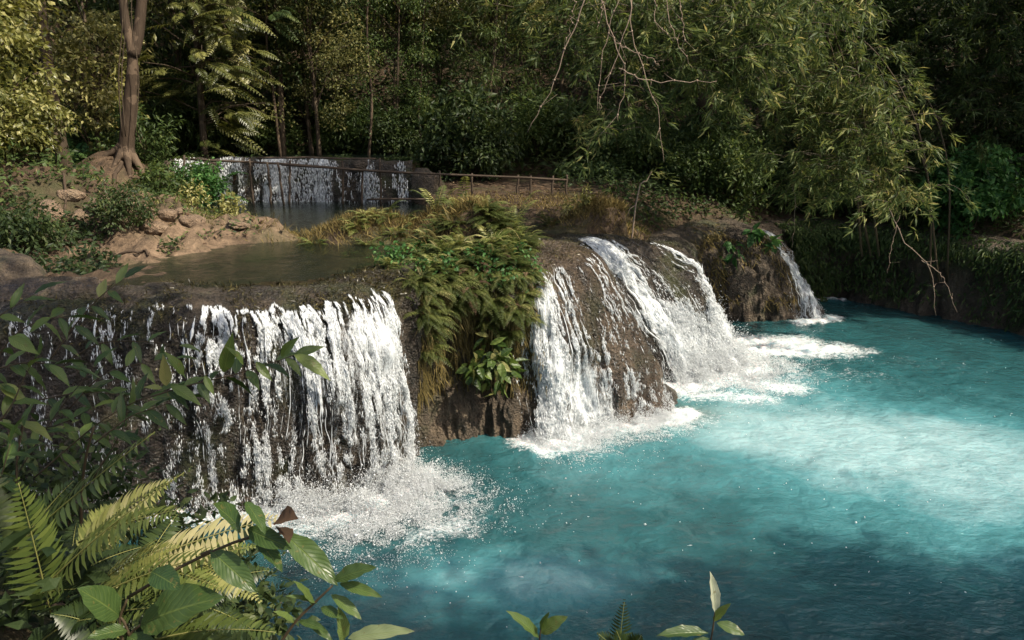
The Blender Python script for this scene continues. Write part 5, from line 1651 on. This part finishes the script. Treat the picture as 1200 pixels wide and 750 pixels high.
# broad leaved plant
bp = thing('broad_leaved_plant', 'plant with large veined oval leaves at the lower left in front of the ferns', 'plant')
st, fo = MB(), MB()
yb = 2.15
for (a, b, w, c, rl_) in (((165, 732), (243, 692), .52, .55, .1), ((140, 722), (102, 690), .60, .5, -.3), ((150, 738), (106, 742), .55, .55, .2), ((247, 645), (298, 690), .46, .45, .3), ((282, 622), (262, 588), .52, .4, .0),
                          ((332, 625), (396, 680), .40, .62, .1), ((290, 620), (334, 640), .42, .35, .6), ((178, 670), (206, 684), .6, .15, .3), ((288, 588), (312, 618), .42, .5, -.3), ((150, 745), (182, 765), .5, .5, .2), ((300, 632), (332, 662), .42, .28, -.3)):
    put_leaf(fo, a, b, yb + .1, yb, w, c, rl_)
for px in ([(150, 775), (152, 745), (165, 732)], [(152, 745), (146, 730), (140, 722)], [(150, 700), (220, 660), (290, 630), (332, 625)], [(236, 650), (247, 645)], [(150, 775), (140, 730), (150, 700)]):
    st.tube(smooth_poly([aty(a, b, yb + .1) for a, b in px], 8), .006, .004, sides=6)
st.build('stem', M['stem'], bp)
fo.build('foliage', M['l_broad'], bp)
dl = thing('dry_leaves', 'two curled brown dead leaves at the tip of the broad leaved twig', 'dead leaves')
fo = MB()
put_leaf(fo, (326, 608), (340, 601), yb + .1, yb, .5, .5, .5, LONG)
put_leaf(fo, (328, 618), (341, 627), yb + .1, yb, .45, .1, -.5, LONG)
fo.build('dry_leaf', M['dry'], dl)

sp = thing('sapling', 'young sapling with glossy pointed leaves over the foam at the bottom', 'sapling')
st, fo = MB(), MB()
ys = 2.1
st.tube(smooth_poly([aty(a, b, ys) for a, b in ((318, 770), (345, 730), (370, 705), (390, 686))], 10), .006, .003, sides=6)
for (a, b, w, c, rl_) in (((392, 680), (433, 661), .40, .6, .1), ((398, 684), (445, 696), .30, .7, .2), ((388, 697), (424, 722), .36, .75, .0), ((376, 712), (400, 722), .42, .55, .2), ((372, 708), (338, 694), .18, .7, .2), ((366, 710), (352, 680), .25, .85, .2), ((360, 726), (390, 750), .3, .45, .2),
                          ((402, 752), (402, 718), .34, .95, .3), ((408, 748), (478, 734), .26, .98, .1), ((410, 752), (462, 760), .3, .99, .1), ((345, 730), (326, 714), .3, .9, .1), ((350, 728), (380, 735), .3, .5, .1)):
    put_leaf(fo, a, b, ys, ys - .05, w, c, rl_)
st.build('stem', M['stem'], sp)
fo.build('foliage', M['l_broad'], sp)

for lab, stems, lv, y in (
    ('small two leaved sprig poking up at the bottom edge left of centre', [[(628, 775), (632, 750), (634, 735)]], [((632, 748), (601, 714), .30, .7, .1), ((634, 742), (660, 722), .50, .85, .1), ((634, 738), (640, 720), .3, .6, 0)], 2.2),
    ('slender sprig with a tall new leaf at the bottom edge right of centre', [[(826, 780), (834, 745), (838, 715)]], [((838, 718), (838, 676), .26, .95, .2), ((830, 742), (772, 738), .30, .25, .2), ((840, 730), (874, 742), .48, .5, .1), ((836, 728), (852, 708), .35, .8, .1), ((832, 748), (800, 757), .3, .15, .1)], 2.2)):
    rt = thing('sprig', lab, 'sprig')
    st, fo = MB(), MB()
    for px in stems: st.tube(smooth_poly([aty(a, b, y) for a, b in px], 8), .004, .002, sides=6)
    for (a, b, w, c, rl_) in lv: put_leaf(fo, a, b, y, y - .03, w, c, rl_)
    st.build('stem', M['stem'], rt)
    fo.build('foliage', M['l_broad'], rt)
rt = thing('fern', 'single dark fern tip between the two sprigs at the bottom edge', 'fern')
mb = MB()
frond(mb, aty(722, 790, 2.3), aty(732, 702, 2.3), (0, 0, .02), 20, .05, (0, -.8, .5), .2, .15, LANCE, .003)
mb.build('frond', M['l_frond'], rt)
rt = thing('fern', 'dark curled fern beside the single frond at the bottom edge', 'fern')
for a, b in (((735, 780), (700, 742)), ((735, 780), (722, 738)), ((735, 780), (752, 744))):
    mb = MB()
    frond(mb, aty(*a, 2.2), aty(*b, 2.15), (0, 0, .02), 16, .05, (0, -.5, .8), .3, .05, LANCE, .003)
    mb.build('frond', M['l_frond'], rt)

# ------------------------------------------------------------------ added trees with unseen crowns, placed and shaped to shade the clearing
def shade_canopy(label, base, top, R_, n, lm='l_mid', rz=1.3):
    root = thing('tree', label, 'tree', group='added shade trees round the clearing')
    tr = MB()
    b, t = np.array(base, float), np.array(top, float)
    tr.tube(smooth_poly([b, b * .6 + t * .4 + (0, 0, 1.0), t], 14), .28, .08, sides=9)
    cr = MB()
    pts = crown_points(0, R_[0], R_[1], rz, n, .1) + t
    for p in pts[:12]: tr.tube(smooth_poly([t - (0, 0, .6), (t + p) / 2, p], 5), .06, .015, sides=5)
    for p in pts: leaf_ball(cr, p, .65, 46, .30, .15, FOLD)
    tr.build('trunk', M['bark'], root)
    cr.build('crown', M[lm], root, smooth=False)
SHADE_CANOPY = [
    ('unseen tall tree added behind the near bank to shade the left fall', (-1.5, -2.5, 2.5), (.9, 4.6, 10.5), (1.9, 2.1), 60),
    ('unseen tall tree added over the near left bank to shade the shrub', (-3.5, -3.5, 2.5), (2.0, 1.7, 9.6), (1.3, .8), 16),
    ('unseen tall tree added at the near right to shade the pool', (12.5, -5, 1.5), (14.4, .2, 16), (6.2, 1.5), 140, 'l_mid', 1.4),
    ('unseen tall tree added on the right bank to shade the far end of the pool', (17.5, 14, 3), (15.4, 16.2, 10.2), (3.2, 2.0), 100),
    ('unseen tall tree added farther back on the right bank to shade the forest', (17.5, 19.5, 4), (14.5, 19.8, 11), (3.4, 2.4), 50),
    ('tall tree with an unseen crown added to shade the middle of the forest edge', (8.5, 24.5, 4), (7.6, 19.4, 10.9), (3.8, 2.2), 120),
    ('tall tree with an unseen crown added over the wooden railing to shade the low fall', (6.0, 23.0, 4), (1.0, 17.0, 10.6), (3.0, 1.4), 70),
]
for c in SHADE_CANOPY: shade_canopy(*c)
# ------------------------------------------------------------------ light
SUN_AZ, SUN_EL = R(-28), R(50)            # direction to the sun: angle from +x, height
w = bpy.data.worlds.new('World')
SC.world = w
w.use_nodes = True
wn = w.node_tree
bg = wn.nodes['Background']
sky = wn.nodes.new('ShaderNodeTexSky')
sky.sky_type = 'NISHITA'
sky.sun_disc = False
sky.dust_density = 4.0
sky.ozone_density = .4
sky.sun_elevation = SUN_EL
sky.sun_rotation = math.pi / 2 - SUN_AZ
wn.links.new(sky.outputs[0], bg.inputs[0])
bg.inputs[1].default_value = .135
sl = bpy.data.lights.new('sun', 'SUN')
sl.energy = 4.6
sl.angle = R(.55)
sl.color = (1.0, .90, .74)
so = bpy.data.objects.new('sun', sl)
dv = Vector((math.cos(SUN_EL) * math.cos(SUN_AZ), math.cos(SUN_EL) * math.sin(SUN_AZ), math.sin(SUN_EL)))
so.rotation_euler = dv.to_track_quat('Z', 'Y').to_euler()
so.location = dv * 40
COL.objects.link(so)
SC.view_settings.view_transform = 'Standard'
SC.view_settings.look = 'None'
SC.view_settings.exposure = 0.6
SC.view_settings.gamma = 1.0
SC.cycles.use_denoising = True
SC.cycles.max_bounces = 8
SC.cycles.diffuse_bounces = 3
SC.cycles.glossy_bounces = 2
SC.cycles.transmission_bounces = 3
SC.cycles.transparent_max_bounces = 12
SC.cycles.caustics_reflective = False
SC.cycles.caustics_refractive = False
SC.cycles.sample_clamp_indirect = 4.0
